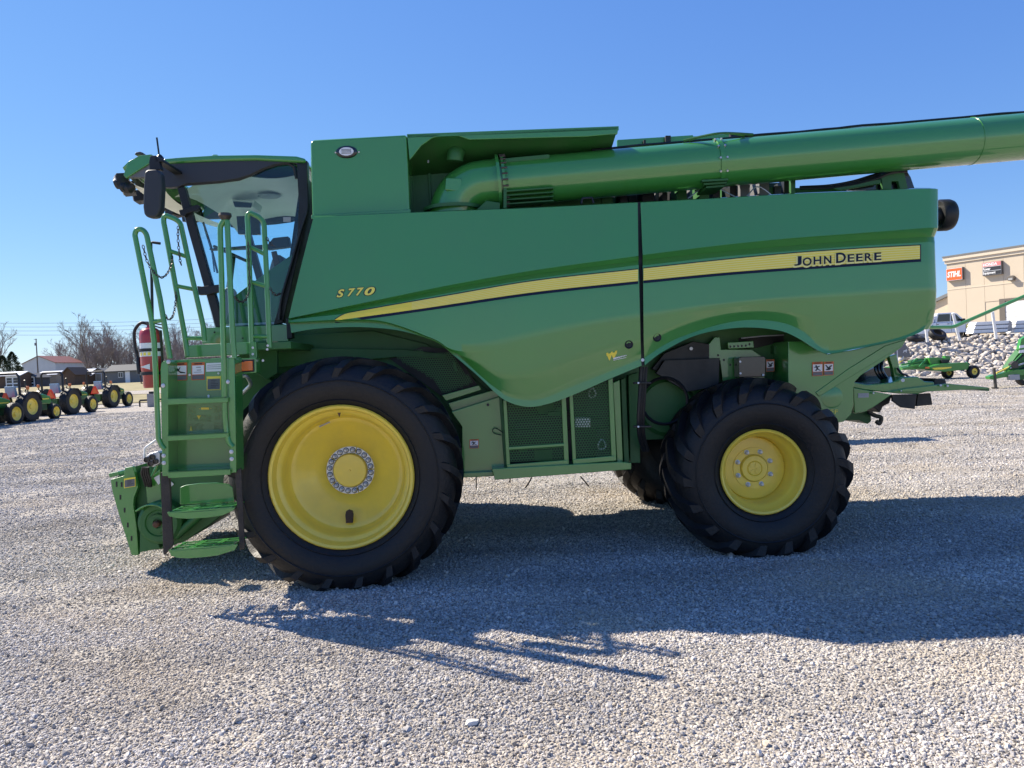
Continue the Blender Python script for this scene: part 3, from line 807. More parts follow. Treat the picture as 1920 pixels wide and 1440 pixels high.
for q in range(3):
    mb.tube(spl([C(1500, 353 - q, -1.15 + .03*q), C(1555, 352 - 2*q, -1.15 + .03*q), C(1600, 346 - 3*q, -1.15 + .03*q), C(1640, 336 - 4*q, -1.15 + .03*q), C(1668, 325 - q, -1.15 + .03*q), C(1700, 322, -1.1)], 5), 0.014, 7)
mb.build('rear_hose', 'black', CO)
plate('auger_rest', [(1588,357),(1605,346),(1640,338),(1655,325),(1672,321),(1700,319),(1708,332),(1716,355)], -1.08, 0.05, 'black_gloss')
plate('auger_rest_bracket', [(1652,326),(1680,324),(1696,324),(1703,355),(1688,355),(1684,340),(1672,340),(1672,355),(1655,355)], -1.14, 0.04, 'green_shaded')
plate('rest_arm', [(1560,352),(1600,343),(1652,336),(1652,344),(1604,352),(1575,357)], -1.16, 0.04, 'green_shaded')
mb = MB(); mb.lathe([(0.09, -0.6), (0.09, 0.0), (0.135, 0), (0.15, 0.02), (0.15, 0.10), (0.14, 0.13), (0.115, 0.142), (0.0, 0.142)], C(1757, 404, -1.0), (1, 0, 0), 28); mb.build('intake_drum', 'black', CO, 50)

# ---- wheels
def tyre_mesh(Rt, rim, w, lugs, swing, lug_h, lug_w, sink, sag):
    mb = MB(); n = 96
    dR = Rt - rim
    prof = [(rim - 0.015, 0.05), (rim + 0.10 * dR, 0.0), (rim + 0.22 * dR, -0.035), (rim + 0.45 * dR, -0.062), (rim + 0.66 * dR, -0.055), (rim + 0.82 * dR, -0.02),
            (rim + 0.93 * dR, 0.03), (rim + 0.985 * dR, 0.10), (Rt, w * 0.32), (Rt, w * 0.5), (Rt, w * 0.68), (rim + 0.985 * dR, w - 0.10), (rim + 0.93 * dR, w - 0.03),
            (rim + 0.82 * dR, w + 0.02), (rim + 0.5 * dR, w + 0.06), (rim + 0.2 * dR, w + 0.03), (rim - 0.015, w - 0.05)]
    mb.lathe(prof, (0, 0, 0), (0, 1, 0), n)
    # two moulded rings on the wall
    for rr_ in (0.16, 0.60):
        yy = -0.024 if rr_ < 0.3 else -0.060
        mb.lathe([(rim + (rr_ - 0.018) * dR, yy - 0.001), (rim + rr_ * dR, yy - 0.007), (rim + (rr_ + 0.018) * dR, yy - 0.001)], (0, 0, 0), (0, 1, 0), n)
    path = [(w * 0.52, Rt), (w * 0.36, Rt), (w * 0.22, Rt - 0.004), (0.10, rim + 0.985 * dR), (0.03, rim + 0.93 * dR), (-0.018, rim + 0.82 * dR), (-0.042, rim + 0.66 * dR)]
    hh = [1, 1, 1, 1, 1.0, 0.85, 0.22]
    ww = [0.72, 0.8, 0.92, 1.08, 1.2, 1.15, 0.95]
    for sidei in (0, 1):
        for k in range(lugs):
            a0 = 2 * math.pi * (k + 0.5 * sidei) / lugs
            ringv = []
            for i, (y, r) in enumerate(path):
                t = i / (len(path) - 1)
                ac = a0 + swing * (1 - (1 - t) ** 1.25)
                # outward direction of the lug at this place on the carcass
                if i < 3: nr, ny = 1.0, 0.0
                else: nr, ny = [(0.9, -0.43), (0.72, -0.70), (0.45, -0.9), (0.2, -0.98)][i - 3]
                hw = lug_w * ww[i] / Rt
                y_ = y if sidei == 0 else w - y
                for da, hgt in ((-hw * 1.25, -0.012), (-hw * 0.8, hh[i] * lug_h), (hw * 0.8, hh[i] * lug_h), (hw * 1.25, -0.012)):
                    rr_ = r + nr * hgt; yy = y_ + (ny if sidei == 0 else -ny) * hgt
                    an = ac + da
                    ringv.append((rr_ * math.cos(an), yy, rr_ * math.sin(an)))
            fs = []
            for i in range(len(path) - 1):
                for j in range(3): fs.append((i*4+j, i*4+j+1, i*4+j+5, i*4+j+4))
            fs.append((0, 1, 2, 3)); e = (len(path) - 1) * 4; fs.append((e+3, e+2, e+1, e))
            mb.add(ringv, fs)
    # the loaded tyre flattens where it stands and bulges above that
    for i, (x, y, z) in enumerate(mb.v):
        r = math.hypot(x, z)
        if z < -sink + 0.25 and r > rim:
            f = min(1, (r - rim) / dR) * max(0, (-z - sink + 0.25) / 0.4) * max(0, 1 - abs(x) / 0.7)
            y += (-0.05 if y < w / 2 else 0.05) * f * sag
        if z < -sink: z = -sink + (z + sink) * 0.06
        mb.v[i] = (x, y, z)
    return mb
def wheel(name, cx, cz, yo, tm, rimprof, n_nut, nut_r, nut_y, nut_s, hub, flip=False, extra=None):
    w_ = part(name, CO); w_.location = (cx, yo, cz)
    if flip: w_.rotation_euler = (0, 0, math.pi)
    link('tyre', tm, w_)
    mb = MB(); mb.lathe(rimprof, (0, 0, 0), (0, 1, 0), 64); mb.build('rim', 'yellow', w_, 40)
    if flip:
        mb = MB(); mb.lathe([(rimprof[0][0] + 0.02, 0.42), (0.0, 0.42)], (0, 0, 0), (0, 1, 0), 32); mb.build('rim_dark_disc', 'black', w_)  # black disc added to make the shaded inside of the far rim dark
    if not flip:
        mb = MB(); mb.lathe(hub, (0, 0, 0), (0, 1, 0), 40); mb.build('hub_cap', 'yellow', w_, 35)
        nm = MB(); nm.lathe([(nut_s * 1.15, 0), (nut_s * 1.15, -0.006), (nut_s * 0.85, -0.008), (nut_s * 0.8, -0.035), (nut_s * 0.45, -0.038), (nut_s * 0.45, -0.05), (0, -0.05)], (0, 0, 0), (0, 1, 0), 8)
        if n_nut > 10: nm.lathe([(nut_s * 1.45, 0.0), (nut_s * 1.45, -0.004), (nut_s, -0.004)], (0, 0, 0), (0, 1, 0), 14, 1)
        nme = nm.mesh('lug_nut', ['zinc', 'black'], 30)
        for k in range(n_nut):
            an = 2 * math.pi * (k + 0.5) / n_nut
            o = link('lug_nut', nme, w_); o.location = (nut_r * math.cos(an), nut_y, nut_r * math.sin(an))
        if extra: extra(w_)
    return w_
FR, FRIM, FW = 0.945, 0.575, 0.60
ftm = tyre_mesh(FR - 0.008, FRIM, FW, 21, 0.38, 0.052, 0.036, 0.915, 1.0).mesh('tyre', 'rubber', 38)
fc = C(640, 896.5, -1.93)
frim = [(FRIM - 0.03, 0.11), (FRIM - 0.012, 0.045), (FRIM + 0.016, 0.03), (FRIM + 0.018, 0.008), (FRIM + 0.006, -0.004), (FRIM - 0.014, 0.006), (FRIM - 0.026, 0.045), (FRIM - 0.032, 0.085), (FRIM - 0.06, 0.10), (0.505, 0.115), (0.495, 0.19), (0.488, 0.25), (0.470, 0.275), (0.45, 0.28), (0.43, 0.296),
        (0.30, 0.40), (0.222, 0.455), (0.212, 0.468), (0.20, 0.468), (0.05, 0.468), (0.0, 0.468)]
fhub = [(0.148, 0.462), (0.146, 0.425), (0.138, 0.412), (0.125, 0.410), (0.05, 0.408), (0.012, 0.408), (0.010, 0.400), (0.0, 0.400)]
def f_extra(w_):
    for k in range(5):                     # zinc ring in five segments below the nuts
        mb = MB(); a0, a1 = 2*math.pi*(k + 0.02)/5, 2*math.pi*(k + 0.98)/5
        rows = [[(r * math.cos(a0 + (a1-a0)*q/14), y, r * math.sin(a0 + (a1-a0)*q/14)) for q in range(15)] for r, y in ((0.206, 0.466), (0.206, 0.448), (0.152, 0.448), (0.152, 0.466))]
        mb.grid(rows); mb.build('clamp_ring_segment', 'zinc_bright', w_, 30)
    mb = MB(); pts_ = [(-0.028, 0.0), (0.028, 0.0), (0.036, 0.07), (0.03, 0.10), (0.0, 0.112), (-0.022, 0.10), (-0.03, 0.07)]
    mb.prism([(x + 0.0, 0.262 + (0.0) , -0.425 + z) for x, z in pts_], (0, 0.03, 0)); mb.build('valve_opening', 'valve_brown', w_, 0)
    mb = MB(); mb.bar((-0.21, 0.262, 0.405), (-0.12, 0.262, 0.44), 0.012, 0.006, (0, 1, 0)); mb.build('balance_strip', 'grey_light', w_)
    mb = MB(); mb.prism([(-0.015, 0.05, 0.525), (0.012, 0.05, 0.525), (0.004, 0.05, 0.505), (0.0, 0.05, 0.488), (-0.006, 0.05, 0.505)], (0, 0.012, 0)); mb.build('chip', 'rust', w_, 0)
wheel('front_wheel', fc.x, 0.915, -1.93, ftm, frim, 20, 0.179, 0.448, 0.0165, fhub, extra=f_extra)
wheel('front_wheel', fc.x, 0.915, 1.93, ftm, frim, 20, 0.179, 0.448, 0.0165, fhub, flip=True)
RR, RRIM, RW = 0.775, 0.362, 0.62
_r0 = C(1432, 893, -1.70)
_rg = CM_RI @ (G(1425, 1045) - ORG)          # rear tyre's foot gives its distance
RY = _rg.y + 0.03
rc = C(1432, 893, RY)
rtm = tyre_mesh(RR - 0.012, RRIM, RW, 18, 0.46, 0.060, 0.046, 0.735, 1.0).mesh('tyre', 'rubber', 38)
rrim = [(RRIM - 0.03, 0.12), (RRIM + 0.012, 0.03), (RRIM + 0.014, 0.006), (RRIM + 0.004, -0.004), (RRIM - 0.012, 0.004), (RRIM - 0.02, 0.04), (RRIM - 0.026, 0.08), (0.315, 0.10), (0.30, 0.13), (0.296, 0.20), (0.29, 0.29), (0.285, 0.30), (0.278, 0.288), (0.26, 0.285), (0.12, 0.285), (0.0, 0.285)]
rhub = [(0.125, 0.287), (0.122, 0.262), (0.112, 0.25), (0.07, 0.248), (0.064, 0.240), (0.058, 0.248), (0.0, 0.244)]
def r_extra(w_):
    for k in range(5):
        an = 2 * math.pi * k / 5
        mb = MB(); mb.bar((0.015*math.cos(an), 0.244, 0.015*math.sin(an)), (0.055*math.cos(an), 0.244, 0.055*math.sin(an)), 0.012, 0.012, (0, 1, 0)); mb.build('hub_rib', 'yellow', w_)
    mb = MB(); mb.lathe([(0.19, 0.286), (0.188, 0.276), (0.126, 0.276)], (0, 0, 0), (0, 1, 0), 40); mb.build('hub_flange', 'yellow', w_)
rw = wheel('rear_wheel', rc.x, 0.735, RY, rtm, rrim, 8, 0.158, 0.276, 0.020, rhub, extra=r_extra)
rw.rotation_euler = (0, 0, R(-3))
wheel('rear_wheel', rc.x - 0.05, 0.735, -RY, rtm, rrim, 8, 0.158, 0.276, 0.020, rhub, flip=True)
mb = MB(); mb.tube([(fc.x, -1.38, 0.95), (fc.x, 1.38, 0.95)], 0.14, 20); mb.build('front_axle', 'green_shaded', CO)
mb = MB(); mb.box((rc.x - 0.12, -1.2, 0.68), (rc.x + 0.12, 1.2, 0.95)); mb.box((rc.x - 0.25, -0.3, 0.68), (rc.x + 0.25, 0.3, 1.1)); mb.build('rear_axle', 'green_shaded', CO)

# ---- wheel-well linings and lower guards, front part
plate('fender_lining', [(520,640),(545,628),(700,620),(800,645),(865,690),(935,750),(930,800),(860,800),(800,700),(520,700)], -1.02, 0.04, 'green_shaded')
plate('fender_bar', [(512,652),(760,655),(835,664),(835,672),(760,668),(512,690)], -1.12, 0.05, 'green_shaded')
def perforated(name, pxs, yl, pitch, hole, mat='green_shaded', par=CO):
    poly = pp(pxs, yl); mb = MB()
    def inside(x, z):
        c_ = False
        for i in range(len(poly)):
            a, b = poly[i], poly[i - 1]
            if (a.z > z) != (b.z > z) and x < (b.x - a.x) * (z - a.z) / (b.z - a.z) + a.x: c_ = not c_
        return c_
    x0, x1 = min(p.x for p in poly), max(p.x for p in poly); z0, z1 = min(p.z for p in poly), max(p.z for p in poly)
    rh = pitch / math.sqrt(3); j = 0; z = z0
    while z < z1:
        x = x0 + (pitch / 2 if j % 2 else 0)
        while x < x1:
            if inside(x, z):
                o_ = [(x + rh * math.sin(k * math.pi / 3), yl, z + rh * math.cos(k * math.pi / 3)) for k in range(6)]
                i_ = [(x + hole * math.sin(k * math.pi / 3), yl, z + hole * math.cos(k * math.pi / 3)) for k in range(6)]
                i2 = [(a, yl + 0.003, c_) for a, _, c_ in i_]
                mb.add(o_ + i_ + i2, [(k, (k+1) % 6, 6 + (k+1) % 6, 6 + k) for k in range(6)] + [(6 + k, 6 + (k+1) % 6, 12 + (k+1) % 6, 12 + k) for k in range(6)])
            x += pitch
        z += pitch * math.sqrt(3) / 2; j += 1
    return mb.build(name, mat, par, 0, 0, False)
perforated('perforated_guard', [(738,668),(792,655),(806,672),(815,662),(845,660),(886,718),(832,738),(815,712)], -1.20, 0.022, 0.0082)
plate('guard_dark_sheet', [(730,672),(792,650),(850,655),(895,722),(835,748)], -1.06, 0.02, 'black', bevel=0)  # black sheet added behind the holes, stands in for the shade inside
plate('guard_strap', [(848,678),(853,678),(858,696),(853,697)], -1.23, 0.01, 'green_shaded', bevel=0)
plate('guard_rail', [(828,741),(898,722),(903,731),(836,752)], -1.28, 0.05)
plate('guard_rail', [(840,756),(936,728),(940,745),(935,752),(848,772)], -1.26, 0.05)
plate('lower_guard', [(846,772),(932,745),(941,742),(947,756),(951,882),(866,886),(866,800)], -1.34, 0.03)
plate('guard_edge', [(936,744),(942,742),(952,882),(946,883)], -1.37, 0.03, 'green_shaded')
mb = MB(); mb.cyl(C(915, 759, -1.33), C(915, 759, -1.35), 0.013); mb.build('latch', 'black', CO)
ptube('latch_wire', [(944,812,-1.39),(930,803,-1.39),(924,806,-1.39),(926,812,-1.39),(940,816,-1.39)], 0.004, 'black', sp=5, n=6)
for nm, x0, x1, yt, yb, dx in (('perforated_guard', 949, 1054, 745, 868, 6), ('perforated_guard', 1072, 1146, 718, 862, 7)):
    perforated(nm, [(x0, yt), (x1, yt - 4), (x1 + dx, yb - 5), (x0 + dx - 1, yb)], -1.44, 0.0240, 0.0098)
plates('guard_frame', [([(943,750),(950,750),(957,880),(950,881)], -1.46, 0.04), ([(1052,740),(1061,735),(1067,870),(1058,871)], -1.46, 0.04), ([(950,871),(1066,862),(1067,871),(951,881)], -1.465, 0.04), ([(953,838),(1058,831),(1059,837),(953,844)], -1.462, 0.03)], 'green')
plates('guard_frame', [([(1067,735),(1074,732),(1081,869),(1074,870)], -1.46, 0.04), ([(1140,712),(1149,708),(1156,862),(1147,863)], -1.46, 0.04), ([(1074,861),(1155,854),(1156,864),(1075,871)], -1.465, 0.04)], 'green')
# machinery seen through the guards
rnd = random.Random(4)
for k in range(22):
    x = rnd.uniform(950, 1135); y = rnd.uniform(740, 850)
    plate('drive_part', rect(x, y, x + rnd.uniform(8, 40), y + rnd.uniform(4, 22)), -1.30 + rnd.uniform(-0.05, 0.1), 0.06, rnd.choice(('green_shaded', 'green_shaded', 'black', 'black', 'zinc')))
plate('inner_label', rect(1078, 783, 1107, 801), -1.36, 0.02, 'sign_white')
for q_ in ([(1105, 735), (1112, 728), (1117, 741), (1106, 745)], [(1122, 832), (1129, 824), (1136, 838), (1124, 842)]):
    mb = MB(); mb.tube(spl([C(x, y, -1.35) for x, y in q_], 4, True), 0.008, 6, True); mb.build('pull_ring', 'zinc', CO)
plate('guard_dark_sheet', [(945,745),(1150,705),(1160,865),(950,880)], -1.18, 0.02, 'black', bevel=0)  # another added black sheet, the inner shade given as plain colour
plate('sill', [(922,879),(1160,866),(1184,868),(1184,880),(928,900)], -1.50, 0.28)
plate('sill', [(866,887),(924,884),(926,893),(868,896)], -1.40, 0.25)
plate('frame_post', [(1149,718),(1162,712),(1168,864),(1157,866)], -1.40, 0.1)
plate('frame_post', [(1164,712),(1173,708),(1180,866),(1170,866)], -1.28, 0.1, 'green_shaded')
plate('frame_post', [(1178,704),(1196,698),(1201,868),(1182,868)], -1.20, 0.1, 'green_shaded')
ptube('drain_hose', [(957,893,-1.3),(956,905,-1.3)], 0.006, 'black', n=6); ptube('drain_hose', [(893,894,-1.3),(893,918,-1.3)], 0.006, 'black', n=6)
ptube('cable_end', [(997,895,-1.3),(993,903,-1.3),(985,915,-1.3)], 0.007, 'black', n=6)
ptube('cable_end', [(1088,893,-1.2),(1096,902,-1.2),(1104,912,-1.2)], 0.007, 'black', n=6)
# ---- rear wheel well
plate('well_lining', [(1205,640),(1300,600),(1500,600),(1560,668),(1560,760),(1205,800)], -0.96, 0.04, 'green_shaded')
mb = MB()
for q, x in enumerate((1200, 1204, 1209)):
    mb.tube(spl([C(x + 2, 688, -1.48 + .03*q), C(x, 730, -1.48 + .03*q), C(x - 3, 780, -1.46 + .03*q), C(x - 2, 815, -1.42 + .03*q), C(x + 6, 845, -1.3)], 5), 0.016, 8)
mb.build('hose_bundle', 'black', CO)
for y in (716, 798): plate('hose_clip', rect(1188, y, 1222, y + 4), -1.53, 0.03, 'black')
for y in (716, 798):
    mb = MB(); mb.cyl(C(1197, y + 2, -1.53), C(1197, y + 2, -1.545), 0.009, 8); mb.build('bolt', 'zinc', CO)
mb = MB(); mb.lathe([(0.0, 0), (0.24, 0), (0.275, 0.03), (0.275, 0.5)], C(1252, 764, -1.02), (0, 1, 0), 36); mb.build('drum_cover', 'green_shaded', CO, 40)
mb = MB(); mb.lathe([(0.20, 0), (0.215, -0.012), (0.23, 0.0)], C(1246, 752, -1.17), (0, 1, 0), 36)
mb.build('drum_ring', 'black', CO, 40)
plate('mud_flap', [(1222,692),(1246,662),(1300,640),(1330,645),(1330,672),(1350,672),(1348,700),(1348,726),(1305,732),(1270,712)], -1.10, 0.06, 'black')
plate('black_box', [(1246,675),(1350,671),(1349,690),(1348,725),(1288,735),(1230,700)], -1.16, 0.05, 'black')
mb = MB(); mb.cyl(C(1296, 653.5, -1.10), C(1296, 653.5, -1.13), 0.016); mb.build('bolt', 'zinc', CO)
hp = plate('holed_bracket', [(1328,646),(1340,632),(1350,632),(1352,655),(1410,655),(1434,672),(1434,722),(1356,722),(1350,676),(1322,672)], -1.06, 0.03)
plate('upper_bracket', [(1364,642),(1413,639),(1414,652),(1366,654)], -1.10, 0.03)
for x, y in [(1369 + 7.2*k, 650 - 0.5*k) for k in range(5)] + [(1405, 645.5), (1346, 666), (1357, 675), (1369, 684), (1381, 693)]:
    mb = MB(); yy = -1.10 if y < 655 else -1.06
    mb.cyl(C(x, y, yy + 0.001), C(x, y, yy - 0.002), 0.011, 10); mb.build('hole', 'black', hp)
plate('control_box', [(1385,671),(1390,669),(1433,668),(1436,672),(1435,706),(1386,708)], -1.22, 0.14, 'black_gloss')
for x, y in ((1388, 678), (1388.5, 700), (1431, 703)):
    mb = MB(); mb.cyl(C(x, y, -1.22), C(x, y, -1.235), 0.010, 8); mb.build('bolt', 'zinc', CO)
plate('well_bar', [(1386,634),(1470,626),(1470,640),(1420,652),(1386,656)], -1.0, 0.05, 'black')
ptube('brake_line', [(1390,634,-1.2),(1430,630,-1.2),(1470,628,-1.2)], 0.006, 'zinc', n=6)
plate('well_block', [(1452,648),(1476,646),(1476,664),(1452,664)], -1.08, 0.1, 'green_shaded')
ptube('elbow_fitting', [(1466,658,-1.12),(1470,652,-1.12),(1476,649,-1.12)], 0.014, 'zinc', sp=3)

# ---- rear lower housing, chopper, tailboard
plate('chopper_housing', [(1478,640),(1503,640),(1530,656),(1552,664),(1600,656),(1702,633),(1692,650),(1660,674),(1614,704),(1603,716),(1600,730),(1601,758),(1596,777),(1582,791),(1520,800),(1478,790)], -1.36, 2.6)
plate('housing_brace', [(1700,636),(1690,650),(1600,704),(1536,744),(1529,736),(1590,692),(1660,648)], -1.368, 0.02)
mb = MB(); mb.lathe([(0.0, 0.006), (0.085, 0.005), (0.10, 0.0)], C(1560, 745, -1.36), (0, -1, 0), 30); mb.build('housing_boss', 'green', CO)
mb = MB()
for k, t in enumerate(('F', 'F')):
    ptext(t, 1557 + 8 * k, 776, 1563 + 8 * k, 775.6, 7.5, -1.36, 0.003, mb, 0)
mb.build('model_mark', 'decal_yellow', CO, 0)
plate('chopper_side', [(1600,727),(1672,740),(1640,762),(1622,772),(1603,775)], -1.15, 0.05)
plate('chopper_drum', [(1622,752),(1660,738),(1672,742),(1668,756),(1656,762),(1650,774),(1644,768)], -0.9, 1.6, 'black')
plate('serial_plate', [(1609,737.5),(1629,737),(1629,745),(1609,746)], -1.155, 0.004, 'grey_light', bevel=0)
plate('hitch_foot', [(1572,788),(1590,773),(1625,766),(1632,768),(1634,790),(1627,795),(1612,788)], -0.35, 0.7, 'green_shaded')
ptube('hitch_hook', [(1628,772,-0.4),(1640,779,-0.4),(1652,783,-0.4),(1649,794,-0.4),(1643,790,-0.4)], 0.022, 'dark_steel', sp=4)
mb = MB()
mb.prism(pp([(1598,716),(1627,721),(1672,717),(1693,707),(1721,706),(1734,715),(1752,716),(1752,731),(1721,739),(1684,738),(1621,731),(1600,727)], -1.12), (0, 2.2, 0))
tb = mb.build('tailboard', 'green', CO, 35, 0.01)
plate('tailboard_edge', [(1660,736),(1684,735),(1721,735),(1793,731.5),(1854,729),(1855,726.5),(1807,722),(1776,719),(1752,722),(1700,728)], -1.16, 0.12)
mb = MB(); a = pp([(1752,722),(1807,722),(1855,727.5)], -1.06); 
mb.prism([a[0], a[1], a[2], a[2] + V((0, 1.2, 0)), a[1] + V((0, 2.0, 0)), a[0] + V((0, 2.1, 0))], (0, 0, -0.03)); mb.build('tailboard_floor', 'green_shaded', CO)
plate('spreader_block', [(1752,709),(1773,712),(1775,720),(1752,724)], -1.0, 1.8, 'black')
plate('spreader_flap', [(1672,740),(1674,752),(1690,764),(1716,767),(1719,740)], -1.10, 0.03, 'black')
plate('spreader_flap', [(1721,739),(1718,762),(1749,759),(1745,737)], -0.95, 0.03, 'black')
plate('spreader_flap', [(1676,740),(1745,738),(1745,757),(1690,762)], 0.95, 0.03, 'black')
for x, y, r_ in ((1693, 713, 0.016), (1764, 722.5, 0.01), (1777, 723.5, 0.01), (1638, 737, 0.008), (1690, 733, 0.006)):
    mb = MB(); mb.cyl(C(x, y, -1.16), C(x, y, -1.185), r_, 10); mb.build('bolt', 'zinc', CO)
plate('rear_arm', [(1667,668),(1681,664),(1687,690),(1700,710),(1678,714),(1674,690)], -0.95, 0.06, 'green')
mb = MB()
mb.prism(pp([(1606,708),(1640,688),(1678,690),(1682,716),(1602,716)], -0.55), (0, 1.0, 0))
for k in range(3): mb.tube(spl([C(1646 + 6*k, 668, -0.8), C(1641 + 6*k, 690, -0.85), (C(1650 + 6*k, 708, -0.85)), C(1662 + 5*k, 714, -0.8)], 4), 0.016, 7)
mb.build('rear_machinery', 'black_gloss', CO)
ptube('rear_cable', [(1682,690,-0.97),(1690,700,-1.0),(1700,704,-1.0),(1706,708,-1.0)], 0.010, 'black', sp=4)
plate('yellow_guard', [(1640,682),(1664,668),(1664,675),(1646,690)], -0.7, 0.05, 'yellow')
# ================================================================= cab, platform, ladder, feeder house
CY = -1.0
cab = part('cab', CO)
def mirrored(o): return mirror_y(o)
rb = [(305,297),(340,294),(400,290.5),(480,289.5),(555,292),(573,297),(573,305),(480,300),(400,302),(305,307)]
mb = MB(); t_ = pp(rb, CY - 0.05); mb.prism(t_, (0, 2 * 1.05, 0)); mb.build('roof', 'green', cab, 35, 0.02)
sb = [(303,306),(400,301.5),(480,299.5),(573,304),(573,312),(552,306),(534,305),(512,309),(490,317),(468,328),(445,335),(410,340),(350,344),(335,350),(318,352),(303,350)]
mirrored(plate('roof_side', sb, CY - 0.03, 0.06, 'roof_trim', cab))
plates('roof_cap', [([(396,292),(400,289.5),(406,289.5),(410,291.5)], -0.9, 0.1)], 'green', cab)
# front visor with its curved brow and work lights
brow = MB(); rows = []
for s in [-1 + 0.1 * k for k in range(21)]:
    sw = 0.16 * (1 - abs(s) ** 2.2) ; rows.append([p + V((-sw, 0, 0)) for p in (V((q.x, s * 0.98, q.z)) for q in pp([(305,299),(284,289.5),(262,291),(240,301),(228,313)], CY))])
brow.grid(rows); bo = brow.build('visor', 'green', cab, 50)
sol = bo.modifiers.new('t', 'SOLIDIFY'); sol.thickness = 0.03
mirrored(plate('visor_cheek', [(262,291),(284,289),(286,303),(236,334),(231,328),(240,303)], CY - 0.02, 0.05, 'green', cab))
mirrored(plate('visor_side', [(286,303),(305,306),(305,352),(300,332),(238,333)], CY + 0.0, 0.05, 'grey_plastic', cab))
mb = MB(); rows = []
for s in [-1 + 0.1 * k for k in range(21)]:
    sw = 0.12 * (1 - abs(s) ** 2.2); rows.append([V((q.x - sw, s * 0.96, q.z)) for q in pp([(236,334),(250,345),(268,352),(305,352)], CY)])
mb.grid(rows); mb.build('visor_underside', 'cream', cab, 50)
mb = MB(); rows = []
for s in [-1 + 0.1 * k for k in range(21)]:
    sw = 0.14 * (1 - abs(s) ** 2.2); rows.append([V((q.x - sw + 0.04, s * 0.94, q.z)) for q in pp([(229,311),(234,334)], CY)])
mb.grid(rows); mb.build('visor_front', 'black', cab, 50)
lampm = MB(); lampm.box((-0.055, -0.085, -0.055), (0.05, 0.085, 0.055)); lampm.prism([(-0.055, -0.07, -0.045), (-0.055, 0.07, -0.045), (-0.055, 0.07, 0.045), (-0.055, -0.07, 0.045)], (-0.012, 0, 0), 1)
lme = lampm.mesh('work_light', ['black', 'grey_light'], 30)
for s in (-0.86, -0.55, -0.2, 0.2, 0.55, 0.86):
    sw = 0.16 * (1 - abs(s) ** 2.2); q = C(222, 332, CY)
    o = link('work_light', lme, cab, 0.01); o.location = (q.x - sw + 0.02, s, q.z); o.rotation_euler = (0, R(-8), R(-s * 35))
for x, y in ((217, 346), (226, 352), (236, 355)):
    mb = MB(); mb.lathe([(0.0, 0), (0.045, 0), (0.055, 0.03), (0.03, 0.08), (0, 0.09)], C(x, y, CY + 0.1), (1, 0, 0.3), 16); mb.build('round_light', 'black', cab, 40)
plates('marker_lamp', [([(252,290),(254,285.5),(262,284),(268,286),(268,290)], -0.9, 0.12)], 'dark_steel', cab)
ptube('antenna', [(294, 258, -0.9), (299, 296, -0.9)], 0.008, 'black', cab, 6)
mb = MB(); mb.lathe([(0.045, 0), (0.03, 0.03), (0.012, 0.05), (0.0, 0.05)], C(300, 300, -0.9), (0, 0, 1), 12); mb.build('antenna_base', 'black', cab)
# mirror: tall rounded housing hung on a bracket
mq = pp([(270,322),(276,317),(294,317),(301,324),(303,350),(301,392),(298,402),(291,408),(276,408),(269,402),(267,388),(268,350)], -1.52)
mb = MB(); mb.prism(mq, (0.01, 0.085, 0)); mb.build('mirror', 'mirror_black', cab, 50, 0.03)
plates('mirror_bracket', [([(281,292),(292,291),(298,300),(302,318),(280,319),(279,304)], -1.46, 0.06), ([(290,294),(305,297),(306,303),(290,304)], -1.46, 0.5)], 'black', cab)
# pillars and glass
apil = [(332,352),(346,350),(360,400),(420,612),(404,614),(352,430)]
mirrored(plate('front_pillar', apil, CY - 0.02, 0.07, 'black', cab))
bpil = [(556,304),(576,301),(578,385),(575,410),(530,605),(513,609),(557,450),(560,380)]
mirrored(plate('rear_pillar', bpil, CY - 0.03, 0.08, 'black', cab))
pane = [(346,346),(410,341),(448,336),(470,328),(495,316),(520,308),(544,306),(557,314),(560,380),(557,450),(514,608),(420,612),(360,400)]
mirrored(plate('side_window', pane, CY, 0.006, 'glass', cab, 0))
mb = MB()
for s in (1,):
    edge = pp([(346,346),(410,341),(448,336),(470,328),(495,316),(520,308),(540,306),(552,313),(556,335)], CY - 0.01)
    mb.tube(edge, 0.016, 6)
mirrored(mb.build('window_seal', 'black', cab))
rows = []
for px, py in ((333,350),(346,400),(360,450),(374,500),(388,555),(404,612)):
    q = C(px, py, CY); rows.append([V((q.x - 0.20 * (1 - s * s), s * 1.0, q.z)) for s in [-1 + 0.1 * k for k in range(21)]])
mb = MB(); mb.grid(rows); mb.build('windscreen', 'glass_clear', cab, 60)
plate('door_handle', [(335,394),(344,392),(366,384),(372,384),(374,390),(370,395),(350,400),(346,406),(338,404)], CY - 0.06, 0.05, 'black', cab)
plate('door_hinge', [(369,536),(378,537),(412,533),(414,546),(392,552),(372,553)], CY - 0.07, 0.06, 'black', cab)
# inside
hz = C(440, 345, CY).z
xa_, xb_ = C(322, 345, CY).x, C(553, 345, CY).x
mb = MB(); rows = []
for k in range(13):
    x = xa_ + (xb_ - xa_) * k / 12
    rows.append([(x, s * 0.95, hz + 0.17 - 0.10 * abs(s) ** 3 - 0.16 * max(0, 1 - k / 3.0) ** 1.5 - 0.02 * math.sin(k * 0.8)) for s in [-1 + 0.2 * j for j in range(11)]])
mb.grid(rows); mb.build('headliner', 'cream', cab, 60)
for x, y, rx, ry, mat in ((448, 362, 20, 7, 'cream'), (504, 362, 15, 7, 'grey_light'), (477, 343, 9, 3, 'grey_light'), (493, 390, 6, 3, 'grey_light')):
    pass
plates('roof_console', [([(433,374),(478,376),(474,388),(438,388)], 0.1, 0.3)], 'cream', cab)
plates('roof_display', [([(436,377),(472,380),(470,389),(440,388)], 0.07, 0.02)], 'screen', cab)
